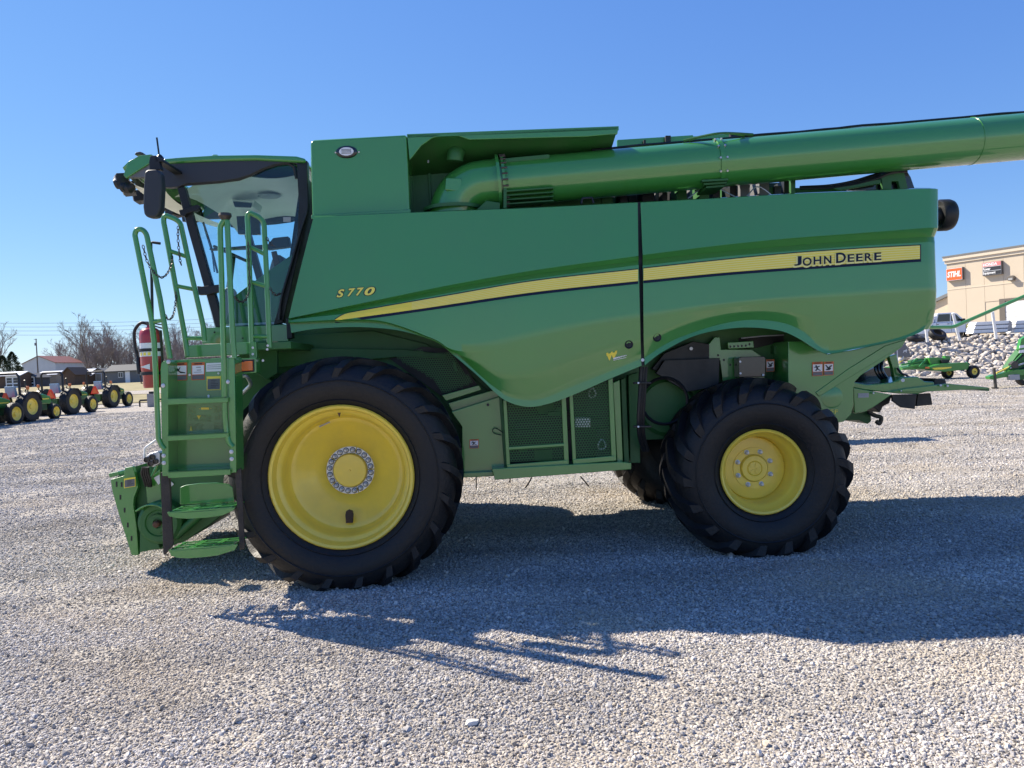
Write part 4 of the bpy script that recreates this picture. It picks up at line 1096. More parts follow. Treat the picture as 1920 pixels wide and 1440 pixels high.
mb = MB(); mb.lathe([(0.0, 0), (0.10, 0), (0.12, 0.01)], (C(505, 365, 0.2).x, 0.2, hz + 0.145), (0, 0, 1), 20); mb.build('roof_speaker', 'grey_light', cab)
plates('monitor', [([(443,405),(486,404),(488,440),(446,439)], 0.35, 0.05), ([(462,440),(466,440),(470,470),(464,470)], 0.36, 0.03)], 'black_gloss', cab)
plates('armrest', [([(392,466),(455,461),(502,458),(512,446),(540,443),(543,462),(506,467),(455,466),(392,468)], -0.15, 0.1)], 'black', cab)
plates('seat', [([(510,480),(524,474),(530,490),(527,525),(508,540),(490,566),(456,570),(458,553),(484,545),(500,515)], -0.28, 0.5)], 'grey_plastic', cab, 0.04)
plates('seat_back_trim', [([(508,472),(518,470),(524,492),(514,500)], -0.29, 0.02)], 'rust', cab)
plates('steering_column', [([(414,560),(420,540),(428,536),(434,545),(437,608),(412,610)], -0.1, 0.2)], 'grey_plastic', cab, 0.03)
mb = MB(); c_ = C(437, 478, 0.0); mb.lathe([(0.20 + 0.016 * math.cos(a), 0.016 * math.sin(a)) for a in [k * math.pi / 4 for k in range(9)]], c_, (0.5, 0, 1), 28); mb.tube([c_, c_ + V((-0.06, 0, -0.35))], 0.03, 8); mb.build('steering_wheel', 'black', cab, 60)
mb = MB()
mb.tube([C(381, 417, 0.2), C(395, 460, 0.2), C(408, 512, 0.2)], 0.012, 6); mb.tube([C(384, 430, 0.22), C(398, 475, 0.22), C(402, 510, 0.22)], 0.008, 6)
mb.build('wiper', 'black', cab)
plates('rear_wall', [([(563,330),(574,330),(530,605),(524,605),(562,452)], -0.85, 1.7)], 'black', cab)
plates('inner_panel', [([(438,556),(500,510),(549,476),(515,606),(420,608)], CY + 0.09, 0.03)], 'green_shaded', cab)
mb = MB(); fz = C(440, 606, CY).z; mb.box((C(425, 606, CY).x, -0.95, fz - 0.02), (C(512, 606, CY).x, 0.95, fz)); mb.build('bounce_floor', 'grey_light', cab)  # pale floor slab added to bounce more light up into the cab
plates('cab_base', [([(380,615),(538,608),(541,640),(379,645)], CY - 0.05, 2.1)], 'green', cab)
for x, y in ((402, 640 - 17), (455, 634), (470, 622), (500, 617)):
    mb = MB(); mb.cyl(C(x, y, CY - 0.05), C(x, y, CY - 0.056), 0.008, 8); mb.build('bolt', 'black', cab)
plates('window_sticker', [(rect(531, 407, 545, 416), CY - 0.004, 0.003)], 'grey_light', cab, 0)
ptube('pillar_cable', [(576,398,-1.05),(565,430,-1.05),(545,500,-1.06),(528,560,-1.06),(524,600,-1.06)], 0.014, 'black', cab, sp=4)
plates('mount_bracket', [([(536,596),(546,598),(548,634),(538,636)], -1.2, 0.1)], 'black', cab)

# ---- platform
PY = -1.88
pz = C(400, 646, PY).z
mb = MB(); mb.box((C(345, 650, PY).x, PY, pz - 0.06), (C(545, 640, PY).x, -0.95, pz)); mb.build('platform', 'green_shaded', CO, 30, 0.006)
plate('platform_beam', [(346,648),(470,641),(471,664),(346,671)], PY - 0.01, 0.06, 'green')
plate('platform_bracket', [(478,640),(505,637),(520,655),(520,700),(500,712),(482,700)], -1.5, 0.05, 'green_shaded')
plate('platform_bracket', [(466,642),(480,640),(482,672),(468,674)], PY - 0.02, 0.06, 'green')
plate('under_platform', [(440,668),(545,640),(545,770),(440,800)], -0.9, 0.05, 'green_shaded')
for x, y in ((474, 652), (474, 664), (501, 655), (493, 676), (502, 648)):
    mb = MB(); mb.cyl(C(x, y, PY - 0.02), C(x, y, PY - 0.035), 0.010, 8); mb.build('bolt', 'zinc', CO)
TR = 0.021
def rail(nm, loop, rungs, yl, r=TR):
    o = ptube(nm, [(x, y, yl) for x, y in loop], r, 'green', CO, 10)
    for (x0, y0, x1, y1) in rungs: ptube('rail_rung', [(x0, y0, yl), (x1, y1, yl)], r * 0.8, 'green', o, 8)
    return o
def arc3(a, b, c, n=5):                      # rounded corner through three pixel points
    return [((1-t)**2*a[0] + 2*t*(1-t)*b[0] + t*t*c[0], (1-t)**2*a[1] + 2*t*(1-t)*b[1] + t*t*c[1]) for t in [k/n for k in range(n+1)]]
LY = -2.22
rail('handrail', [(309,842),(303,835),(297,822),(292,700),(289,641)] + arc3((284,600),(255,452),(253,442)) + arc3((253,440),(254,428),(264,430)) + arc3((265,430),(274,434),(276,446)) + [(300,560),(312,630),(319,672)], [(288,603,307,600)], LY, 0.020)
rail('handrail', [(352,668),(346,628)] + [(309,428)] + arc3((307,418),(305,403),(314,405)) + arc3((316,406),(336,412),(339,422)) + [(360,520),(381,612),(383,640)], [(320,471,349,481), (330,536,361,542), (347,634,382,634)], PY, 0.021)
rail('handrail', [(437,838),(430,830),(425,815),(422,780),(419,640)] + [(413,440)] + arc3((413,428),(413,422),(421,412)) + arc3((422,411),(426,412),(426,420)) + [(437,640),(440,672)], [], LY, 0.021)
rail('handrail', [(474,668),(472,640)] + [(465,425)] + arc3((464,414),(463,398),(471,400)) + arc3((473,401),(492,408),(495,420)) + [(500,520),(505,640),(506,652)], [(471,464,499,478), (473,529,503,538), (475,631,505,631)], PY, 0.021)
mb = MB(); mb.lathe([(0.0, 0.02), (0.045, 0.02), (0.05, 0.0), (0.03, -0.03), (0, -0.03)], C(422, 405, LY), (0, 0, 1), 14); mb.build('rail_cap', 'dark_steel', CO, 40)
ptube('rod', [(300.5,456.5,LY+.15),(287,454.5,LY+.15),(283,455,LY+.15),(283.5,480,LY+.15),(286,605,LY+.15)], 0.011, 'black')
# chains: every second link turned
def chain(pts, r=0.0135, w=0.0032):
    path = spl([C(*p) for p in pts], 14); mb = MB()
    acc = [path[0]]; d_ = 0
    for a, b in zip(path, path[1:]):
        d_ += (b - a).length
        if d_ > r * 1.6: acc.append(b); d_ = 0
    for i in range(len(acc) - 1):
        a, b = acc[i], acc[i + 1]; t = (b - a).normalized(); s_ = t.cross(V((0, 1, 0.2))).normalized()
        if i % 2: s_ = t.cross(s_).normalized()
        c_ = (a + b) / 2; q = []
        for k in range(8):
            an = k * math.pi / 4; q.append(c_ + t * math.cos(an) * r * 1.25 + s_ * math.sin(an) * r * 0.65)
        mb.tube(q, w, 5, True)
    return mb.build('safety_chain', 'dark_steel', CO, 60)
chain([(268,460,LY),(276,490,LY),(291,513,LY-.02),(305,520,LY+.05),(318,505,LY+.2),(324,478,PY)])
chain([(309,590,LY),(316,599,LY+.05),(325,590,LY+.2),(330,560,PY-.03),(329,545,PY-.03)])
chain([(334,425,PY-.03),(334,450,PY-.03),(338,490,PY-.03),(342,500,PY-.03)])
chain([(439,556,LY+.05),(450,566,LY+.15),(462,560,LY+.25),(468,535,PY-.03),(466,480,PY-.03),(465,450,PY-.03)])
chain([(500,446,PY-.03),(508,458,PY-.03),(516,462,PY-.02)])
chain([(506,540,PY-.03),(516,553,PY-.02),(526,550,-1.6)])
# ---- ladder
lad = part('ladder', CO)
plate('stile', [(300.5,692),(302,682),(306,677),(311,676),(315,680),(316,893),(304,893)], LY, 0.20, 'green', lad)
plate('stile', [(427,676),(431,670),(437,669),(440,674),(443,886),(431,887)], LY, 0.20, 'green', lad)
plate('back_plate', [(308,676),(440,670),(443,880),(310,888)], LY + 0.19, 0.012, 'green', lad)
for q in ([(314,747.5),(427,744.5),(427,754),(314,759)], [(314,816.5),(428,810.5),(428,820),(314,827)], [(315,884),(431,879),(432,890),(315,896.5)]):
    mb = MB(); f_ = pp(q, LY - 0.03); mb.prism(f_, (0, 0.02, 0)); mb.prism([f_[0], f_[1], f_[1] + V((0, 0.21, 0)), f_[0] + V((0, 0.21, 0))], (0, 0, -0.012)); mb.build('step', 'green', lad, 30, 0.003)
plate('strap', [(300.5,886),(304,885),(317,893),(325,1022),(309,1041),(305.5,1038)], LY + 0.02, 0.02, 'rubber_strap', lad)
plate('strap', [(440,884),(452,877),(459,1028),(449,1033)], LY + 0.02, 0.02, 'rubber_strap', lad)
plate('strap', [(318,893),(320,893),(324,1024),(322,1026)], LY + 0.2, 0.012, 'rubber_strap', lad)
def hung_step(top, bot, back, yl):
    mb = MB(); T = pp(top, yl); B_ = pp(bot, yl)
    mb.prism(T + B_[::-1], (0, 0.018, 0))
    a, b = T[0], T[-1]; dep = back
    # tread: slotted sheet made of a border and crossing bars
    o0, o1 = V((0, 0.0, -0.004)), V((0, dep, -0.004))
    for t in (0.0, 0.33, 0.66, 1.0):
        mb.bar(a.lerp(b, 0.01) + V((0, dep * t * 0.96 + 0.01, -0.004)), a.lerp(b, 0.955) + V((0, dep * t * 0.96 + 0.01, -0.004)), 0.016, 0.012)
    for t in (0.03, 0.30, 0.35, 0.63, 0.68, 0.93):
        p = a.lerp(b, t); mb.bar(p + V((0.0, 0.0, -0.002)), p + V((0.02, dep, -0.002)), 0.02, 0.012)
    return mb.build('step', 'green', lad, 30, 0.002)
hung_step([(313,961),(340,961.5),(400,957),(441,951)], [(317,968),(332,971.5),(352,972.8),(390,970.5),(417,966.5),(437,957.5)], 0.26, LY - 0.03)
hung_step([(316,1031.5),(345,1031.5),(400,1027),(446,1020.5)], [(321,1042.5),(333,1046),(352,1047),(385,1044.5),(408,1041.5),(440,1031.5)], 0.26, LY - 0.03)
plate('kick_plate', [(337,914),(348,909.5),(375,906),(405,905),(428,907.5),(436,914),(439,941),(337,946)], LY + 0.22, 0.012, 'green', lad)
for x, y in ((434,847),(434.5,860.5),(307,854.5),(307.5,868),(306,723),(427,716),(316,678.5)):
    mb = MB(); mb.lathe([(0.016, 0), (0.016, 0.004), (0.010, 0.005), (0.010, 0.012), (0.0, 0.013)], C(x, y, LY - 0.003), (0, -1, 0), 12); mb.build('bolt', 'zinc', lad)
for x, y in ((355.5, 703), (409.5, 700), (391, 742)):
    mb = MB(); mb.cyl(C(x, y, LY + 0.19), C(x, y, LY + 0.18), 0.009, 8); mb.build('bolt', 'zinc', lad)
plate('signal_housing', [(441,673),(480,671),(481,699),(442,702)], -2.02, 0.12, 'green')
plate('signal_rim', [(443,675.5),(476,673.5),(476.5,697),(444,699)], -2.03, 0.02, 'black')
plate('signal_lens', [(445,679),(473,677),(473.5,694.5),(446,696.5)], -2.045, 0.03, 'orange_lens', bevel=0.006)
ptube('brake_hose', [(446,712,-1.6),(452,706,-1.7),(462,706,-1.7),(470,720,-1.6),(462,730,-1.5),(450,742,-1.4)], 0.016, 'zinc', sp=5)
plate('axle_housing', [(440,700),(480,695),(520,720),(500,800),(440,800)], -1.2, 0.2, 'green_shaded')

# ---- warning signs
def decal(x0, y0, x1, y1, yl, kind, par, tilt=None, pn=None):
    tl = -0.02 if tilt is None else tilt
    def q(u, v, off): 
        x = x0 + (x1 - x0) * u; y = y0 + (y1 - y0) * v + (x1 - x0) * u * tl * 2
        return pn.at(x, y, off) if pn else C(x, y, yl - off)
    def rc(u0, v0, u1, v1, off, m): mb.add([q(u0, v0, off), q(u1, v0, off), q(u1, v1, off), q(u0, v1, off)], [(0, 1, 2, 3)], m)
    mb = MB(); edge = {'w': 0, 'y': 3, 'p': 1, 's': 3}[kind[0]]
    rc(0, 0, 1, 1, 0.002, edge)
    if kind[0] == 'w':
        rc(0.06, 0.17, 0.94, 0.68, 0.004, 1); rc(0.06, 0.72, 0.94, 0.96, 0.004, 4)
        rc(0.2, 0.05, 0.8, 0.11, 0.004, 2)
        if kind == 'w1':
            mb.prism([q(u, v, 0.006) for u, v in ((.12,.22),(.2,.2),(.34,.36),(.48,.24),(.5,.28),(.4,.42),(.52,.5),(.86,.55),(.86,.6),(.5,.58),(.3,.46))], (0, -0.001, 0), 2)
        elif kind == 'w2':
            rc(0.35, 0.26, 0.7, 0.29, 0.006, 2); rc(0.4, 0.42, 0.72, 0.45, 0.006, 2); rc(0.2, 0.54, 0.8, 0.56, 0.006, 2)
        elif kind == 'w3':
            mb.prism([q(u, v, 0.006) for u, v in ((.3,.22),(.4,.22),(.44,.32),(.7,.28),(.72,.32),(.52,.4),(.58,.5),(.8,.6),(.76,.64),(.5,.54),(.4,.62),(.22,.62),(.4,.5),(.36,.38),(.2,.42),(.18,.38),(.34,.3))], (0, -0.001, 0), 2)
        else:
            mb.prism([q(u, v, 0.006) for u, v in ((.16,.26),(.24,.22),(.5,.42),(.62,.3),(.84,.26),(.84,.34),(.66,.4),(.74,.52),(.6,.62),(.3,.62),(.2,.54),(.4,.5))], (0, -0.001, 0), 2)
    elif kind[0] == 'y':
        rc(0.06, 0.18, 0.94, 0.94, 0.004, 4)
        rnd_ = random.Random(int(x0))
        for k in range(5): rc(0.28, 0.28 + 0.12 * k, 0.5 + rnd_.uniform(0.1, 0.38), 0.31 + 0.12 * k, 0.006, 2)
    elif kind[0] == 'p':
        for k in range(3): rc(0.07, 0.22 + 0.22 * k, 0.9, 0.27 + 0.22 * k, 0.004, 4)
    else:
        pass
    return mb.build('warning_sign', ['warn_orange', 'sign_white', 'black', 'decal_yellow', 'grey_plastic'], par, 0, 0, False)
LB = LY + 0.188
decal(325.5, 680.5, 351, 714, LB, 'w1', lad); decal(359, 680, 384, 713, LB, 'w2', lad); decal(386.5, 681, 418, 697, LB, 'p', lad); decal(387.5, 706, 414, 732, LB, 'y', lad)
decal(232.5, 897.5, 254, 915.5, -0.97, 'y', CO, -0.08)
decal(1523, 679, 1543, 705.5, -1.365, 'w3', CO); decal(1544.5, 678.5, 1563, 704, -1.365, 'w4', CO); decal(1436.5, 674, 1452, 697, -1.13, 'w4', CO)
decal(880.5, 824, 897.5, 841, -1.345, 'w3', CO)
# service diagram printed on the ladder's back plate
mb = MB(); rnd = random.Random(12)
def lq(x0, y0, x1, y1, m): mb.add([C(x, y, LB - 0.002) for x, y in rect(x0, y0, x1, y1)], [(0, 1, 2, 3)], m)
for bx, by, bw, bh in ((353, 763, 15, 26), (368, 778, 28, 14), (400, 761, 17, 14), (402, 776, 14, 12), (353, 794, 28, 14), (401, 793, 17, 14)):
    y = by
    while y < by + bh - 1:
        x = bx
        while x < bx + bw - 1.5:
            w_ = rnd.uniform(0.8, 2.6)
            if rnd.random() < 0.62: lq(x, y, x + w_, y + 0.7, 0)
            x += w_ + rnd.uniform(0.5, 1.4)
        y += 1.7
lq(377, 764, 392, 768, 1); lq(373, 766, 375, 766.6, 1); lq(394, 765.4, 397, 766, 1)
mb.add([C(x, y, LB - 0.003) for x, y in ((355,808),(358,798),(361,808))], [(0, 1, 2)], 1)
mb.add([C(x, y, LB - 0.003) for x, y in ((369,779),(377,779),(373,786))], [(0, 1, 2)], 1)
mb.build('service_diagram', [pbr('diagram_ink', (0.22, 0.27, 0.06), 0.5), 'decal_yellow'], lad, 0, 0, False)

# ---- feeder house
fd = part('feeder_house', CO)
FY = -0.86
plate('side_wall', [(252,890),(275,878),(310,850),(400,780),(520,720),(560,800),(470,910),(430,955),(395,982),(345,1016),(300,1030),(256,1034)], FY, 1.72, 'green_shaded', fd)
plate('front_adapter', [(207,899),(232,892),(234,877.5),(249,874),(259,913),(251,934),(250,947),(256,987),(258,1017),(259,1041.5),(247,1041.5),(242,1027),(222,963),(210,920)], -0.95, 0.05, 'green', fd)
mb = MB(); e_ = pp([(210,900),(248,876),(250,1036),(243,1022)], -0.92); mb.prism(e_, (0, 1.84, 0)); mb.build('front_frame', 'green_shaded', fd)
plate('adapter_block', [(203,888),(222,884),(224,891),(205,896)], -0.9, 0.2, 'green', fd)
plates('adapter_slot', [(rect(x, y, x + 3, y + h), -0.953, 0.004) for x, y, h in ((217, 903, 10), (226.5, 904, 9), (224, 928, 9), (232, 952, 9), (238, 980, 9), (245, 1005, 9))], 'black', fd, 0)
plate('upper_plate', [(272,905),(300,880),(303,945),(276,944)], FY - 0.06, 0.03, 'green', fd)
ptube('cover_strut', [(300, 862, -0.95), (276, 913, -0.95)], 0.014, 'green', fd)
rowsa = [C(253, 958, -1.12), C(262, 951.5, -1.12), C(276, 946.5, -1.12), C(290, 946, -1.12), C(301, 950, -1.12), C(310, 957, -1.12)]
rowsa = spl(rowsa, 4)
mb = MB(); mb.grid([[p for p in rowsa], [p + V((0, 0.28, 0)) for p in rowsa], [p + V((0, 0.28, -0.02)) for p in rowsa]]); so = mb.build('drive_shield', 'green', fd); so.modifiers.new('t', 'SOLIDIFY').thickness = 0.012
mb = MB(); mb.lathe([(0.20, 0.14), (0.20, 0.03), (0.17, 0.0), (0.125, 0.0), (0.115, 0.012), (0.09, 0.012), (0.085, -0.02), (0.045, -0.02), (0.04, 0.0), (0.0, 0.0)], C(297, 981, -1.02), (0, 1, 0), 36); mb.build('drive_disc', 'green_shaded', fd, 35)
mb = MB(); mb.lathe([(0.03, 0), (0.03, -0.06), (0.018, -0.07), (0, -0.07)], C(297, 981, -1.04), (0, 1, 0), 14); mb.build('drive_shaft', 'rust', fd)
plate('lower_plate', [(262,985),(290,1005),(300,1028),(262,1036)], -0.98, 0.1, 'green_shaded', fd)
plate('coupler_block', [(272,858),(281,850),(296,846),(300,850),(300,868),(287,876),(276,870)], -1.15, 0.14, 'zinc', fd)
for x, y in ((286, 857), (276, 862), (292, 865), (283, 869)):
    mb = MB(); mb.lathe([(0.026, 0.0), (0.026, -0.02), (0.018, -0.022), (0.016, -0.01), (0, -0.01)], C(x, y, -1.15), (0, 1, 0), 14); mb.build('coupler_port', 'dark_steel', fd)
ptube('coupler_handle', [(271,858,-1.15),(272,841,-1.15),(275,838,-1.15),(293,825,-1.15),(296,824,-1.12)], 0.011, 'white', fd)
for k in range(4): ptube('coupler_hose', [(268 + 3*k, 876, -1.05), (266 + 4*k, 888, -1.02), (270 + 4*k, 900, -1.0), (274 + 3*k, 912, -0.95)], 0.012, 'black', fd, 7, 4)
plates('reflector_patch', [([(288,896),(299,890),(300,906),(297,909)], FY - 0.09, 0.005), ([(319,901),(326,908),(319,914)], FY - 0.02, 0.005)], 'sign_white', fd, 0)
ptube('feeder_cylinder', [(330, 1005, -0.95), (420, 925, -1.0)], 0.04, 'green_shaded', fd)

# ---- fire extinguisher hung in front of the ladder (a thing of its own)
ey = -1.95
def ew(p): return CM_R @ p + ORG
e0 = C(287, 727, ey); e1 = C(286, 614, ey)
ex = thing('fire_extinguisher', 'red fire extinguisher with black hose and white label bands, hung beside the ladder', 'extinguisher', ew(e0), YAW)
H_ = e1.z - e0.z; er = 0.083
mb = MB(); mb.lathe([(0.0, 0.0), (er * 0.80, 0.0), (er * 0.86, 0.02), (er * 0.86, H_ * 0.20), (er * 0.98, H_ * 0.30), (er, H_ * 0.4), (er, H_ * 0.86), (er * 0.92, H_ * 0.94), (er * 0.6, H_ * 0.99), (er * 0.3, H_), (er * 0.22, H_ * 1.06), (0, H_ * 1.06)], (0, 0, 0), (0, 0, 1), 32); mb.build('cylinder', 'red', ex, 40)
for z0, z1, mat in ((0.52, 0.60, 'sign_white'), (0.64, 0.74, 'sign_white')):
    mb = MB(); mb.lathe([(er + 0.0015, H_ * z0), (er + 0.0015, H_ * z1)], (0, 0, 0), (0, 0, 1), 32); lb = mb.build('label_band', mat, ex, 40)
    if z0 < 0.6:
        for k in range(3):
            mb = MB(); an = R(-125 + 24 * k); d_ = V((math.cos(an), math.sin(an), 0)); sd_ = V((-d_.y, d_.x, 0)) * 0.011
            c_ = d_ * (er + 0.003); mb.add([c_ - sd_ + V((0, 0, H_ * 0.535)), c_ + sd_ + V((0, 0, H_ * 0.535)), c_ + sd_ + V((0, 0, H_ * 0.585)), c_ - sd_ + V((0, 0, H_ * 0.585))], [(0, 1, 2, 3)]); mb.build('label_mark', 'decal_yellow', lb, 0)
for z0 in (0.625, 0.24):
    mb = MB(); mb.lathe([(er + 0.001, H_ * z0 - 0.013), (er + 0.005, H_ * z0 - 0.012), (er + 0.005, H_ * z0 + 0.012), (er + 0.001, H_ * z0 + 0.013)], (0, 0, 0), (0, 0, 1), 32); mb.build('strap', 'black', ex, 30)
mb = MB(); mb.prism([V((-0.055, -er - 0.002, H_ * 0.35)), V((0.02, -er - 0.002, H_ * 0.30)), V((0.02, -er - 0.002, H_ * 0.395))], (0, -0.002, 0)); mb.build('arrow_mark', 'sign_white', ex, 0)
mb = MB(); mb.box((-0.02, -0.02, H_ * 1.04), (0.02, 0.02, H_ * 1.09)); mb.bar((-0.02, 0, H_ * 1.09), (0.12, 0, H_ * 1.03), 0.02, 0.01); mb.bar((-0.02, 0, H_ * 1.06), (0.10, 0, H_ * 0.98), 0.02, 0.01); mb.build('valve', 'dark_steel', ex)
mb = MB(); mb.tube(spl([V((-0.02, 0, H_ * 1.07)), V((-0.07, 0, H_ * 1.08)), V((-0.115, 0, H_ * 0.98)), V((-0.125, 0, H_ * 0.86)), V((-0.12, 0, H_ * 0.68)), V((-0.105, 0, H_ * 0.52))], 5), 0.013, 8); mb.build('hose', 'black', ex, 60)
mb = MB(); mb.tube([(-0.105, 0, H_ * 0.53), (-0.103, 0, H_ * 0.5), (-0.10, 0, H_ * 0.24)], [0.012, 0.02, 0.018], 10); mb.build('nozzle', 'black', ex)
mb = MB(); mb.tube([(-0.095, 0, H_ * 0.22), (-0.09, 0, H_ * 0.08), (-0.05, 0, H_ * 0.08)], 0.005, 6); mb.box((er * 0.9, -0.02, H_ * 0.3), (er * 1.05, 0.02, H_ * 0.95)); mb.build('bracket', 'dark_steel', ex)
# ================================================================= left background: tractors, sheds, barn, trees, pole
def wheel_set(parent, name, loc, Rt, rim, w, n_lug, side=1, tr='rubber'):
    w_ = part(name, parent); w_.location = loc
    if side > 0: w_.rotation_euler = (0, 0, math.pi)
    key = ('tw', Rt, rim, w)
    if key not in MESHES:
        mb = MB(); mb.lathe([(rim, 0.02), (rim + 0.3 * (Rt - rim), -0.02), (Rt * 0.93, 0.0), (Rt * 0.97, 0.05), (Rt * 0.975, w / 2), (Rt * 0.97, w - 0.05), (Rt * 0.93, w), (rim + 0.3 * (Rt - rim), w + 0.02), (rim, w - 0.02)], (0, 0, 0), (0, 1, 0), 28)
        for sgn in (0, 1):
            for k in range(n_lug):
                a0 = 2 * math.pi * (k + 0.5 * sgn) / n_lug
                q = []
                for y, da in ((w * 0.5, 0.0), (0.02, 0.22)):
                    yy = y if sgn == 0 else w - y
                    for dd in (-0.05, 0.05):
                        for rr_ in (Rt * 0.95, Rt): q.append((rr_ * math.cos(a0 + da + dd), yy, rr_ * math.sin(a0 + da + dd)))
                mb.add(q, [(0, 1, 3, 2), (4, 6, 7, 5), (1, 5, 7, 3), (0, 4, 5, 1), (2, 3, 7, 6)])
        MESHES[key] = mb.mesh('tyre', tr, 35)
        mb = MB(); mb.lathe([(rim + 0.01, 0.01), (rim - 0.02, 0.03), (rim - 0.05, 0.09), (rim * 0.55, 0.13), (rim * 0.3, 0.10), (rim * 0.28, 0.05), (0, 0.05)], (0, 0, 0), (0, 1, 0), 24)
        MESHES[key + ('r',)] = mb.mesh('rim', 'yellow', 40)
    link('tyre', MESHES[key], w_); link('rim', MESHES[key + ('r',)], w_)
    return w_
MESHES = {}
def tractor(loc, rz, label, front_r=0.50):
    # own frame: x forward, y to the left
    t = thing('utility_tractor', label, 'tractor', loc, rz, 'green tractors parked in a row')
    RRt = 0.78; wb = 2.05
    for s in (-1, 1):
        wheel_set(t, 'rear_wheel', (0, s * 0.98, RRt - 0.02), RRt, 0.40, 0.42, 16, s)
        wheel_set(t, 'front_wheel', (wb, s * 0.86, front_r - 0.02), front_r, front_r * 0.58, 0.28, 14, s)
    mb = MB(); mb.box((-0.35, -0.22, 0.45), (1.0, 0.22, 0.95)); mb.box((1.0, -0.18, 0.5), (2.3, 0.18, 0.85)); mb.build('chassis', 'green_shaded', t, 30, 0.02)
    mb = MB(); mb.prism([(0.95, -0.30, 0.85), (2.45, -0.30, 0.80), (2.52, -0.30, 0.95), (2.45, -0.30, 1.22), (1.9, -0.30, 1.36), (0.95, -0.30, 1.42)], (0, 0.60, 0)); mb.build('hood', 'green_bright', t, 30, 0.06)
    mb = MB(); mb.box((1.2, -0.303, 1.06), (2.3, 0.303, 1.12)); mb.build('hood_stripe', 'decal_yellow', t)
    for s in (-1, 1):
        mb = MB(); q = [(-0.62, 1.08), (-0.45, 1.36), (-0.1, 1.52), (0.35, 1.50), (0.62, 1.30), (0.7, 1.05)]
        mb.grid([[(x, s * 0.55, z) for x, z in q], [(x, s * 1.05, z) for x, z in q]]); f_ = mb.build('fender', 'black', t, 50); f_.modifiers.new('t', 'SOLIDIFY').thickness = 0.03
        mb = MB(); mb.box((-0.30, s * 0.93 - 0.06, 1.62), (-0.18, s * 0.93 + 0.06, 1.80)); mb.build('warning_lamp', 'orange_lens', t, 30, 0.02)
        mb = MB(); mb.box((-0.25, s * 0.93 - 0.02, 1.45), (-0.20, s * 0.93 + 0.02, 1.62)); mb.build('lamp_stalk', 'black', t)
    mb = MB(); mb.tube([(-0.38, -0.62, 0.9), (-0.40, -0.62, 2.30), (-0.41, -0.52, 2.44), (-0.41, 0.52, 2.44), (-0.40, 0.62, 2.30), (-0.38, 0.62, 0.9)], 0.06, 8); mb.build('roll_bar', 'black', t)
    mb = MB(); mb.prism([(-0.20, -0.27, 1.25), (0.28, -0.27, 1.25), (0.26, -0.27, 1.38), (-0.02, -0.27, 1.40), (-0.14, -0.27, 1.82), (-0.28, -0.27, 1.82)], (0, 0.54, 0)); mb.build('seat', 'seat_wrap', t, 40, 0.04)
    mb = MB(); c_ = V((0.62, 0, 1.62)); mb.lathe([(0.19 + 0.015 * math.cos(a), 0.015 * math.sin(a)) for a in [k * math.pi / 3 for k in range(7)]], c_, (-0.5, 0, 1), 18); mb.tube([c_, (0.82, 0, 1.25)], 0.03, 6); mb.build('steering_wheel', 'black', t)
    mb = MB(); mb.box((0.75, -0.26, 1.2), (1.0, 0.26, 1.52)); mb.build('dashboard', 'black', t, 30, 0.03)
    mb = MB(); mb.tube([(1.25, 0.22, 1.2), (1.25, 0.22, 2.05), (1.2, 0.22, 2.12)], 0.035, 8); mb.build('exhaust', 'black', t)
    mb = MB(); mb.prism([(-0.57, -0.31, 0.98), (-0.57, 0.31, 0.98), (-0.57, 0.07, 1.50), (-0.57, -0.07, 1.50)], (-0.01, 0, 0)); sm = mb.build('slow_vehicle_sign', 'smv_red', t, 0)
    mb = MB(); mb.prism([(-0.582, -0.2, 1.04), (-0.582, 0.2, 1.04), (-0.582, 0.0, 1.38)], (-0.006, 0, 0)); mb.build('sign_centre', 'smv_orange', sm, 0)
    for s in (-1, 1):
        mb = MB(); mb.bar((-0.3, s * 0.3, 0.55), (-1.05, s * 0.42, 0.42), 0.06, 0.07); mb.build('lift_arm', 'black', t)
    mb = MB(); mb.box((2.45, -0.3, 0.55), (2.6, 0.3, 0.9)); mb.build('front_weight', 'black', t, 30, 0.02)
    return t
def at_ground(px, py_guess, dist):
    p = D(px, py_guess, dist); p.z = gz(p.x, p.y); return p
# rear wheels at these places, heading nearly along the line of the lot
for px, dist, fr_, lab in ((20, 35.5, 0.56, 'green tractor cut by the left picture edge, nearest of the parked row'),
                           (62, 39.0, 0.42, 'green tractor with roll bar and small front wheels, second from the left picture edge'),
                           (140, 44.5, 0.52, 'green tractor with roll bar between the two others, third from the left'),
                           (216, 52.0, 0.52, 'green tractor at the right end of the parked row, nearest the fire extinguisher')):
    p = at_ground(px, 760, dist)
    hd = R(90 - 3)
    o = V((math.cos(hd), math.sin(hd), 0)); rt = V((o.y, -o.x, 0))
    base = p - rt * 1.0
    if px == 20: base = at_ground(-20, 790, 35.5) - rt * 1.0
    base.z = gz(base.x, base.y)
    tractor(base, hd, lab, fr_)

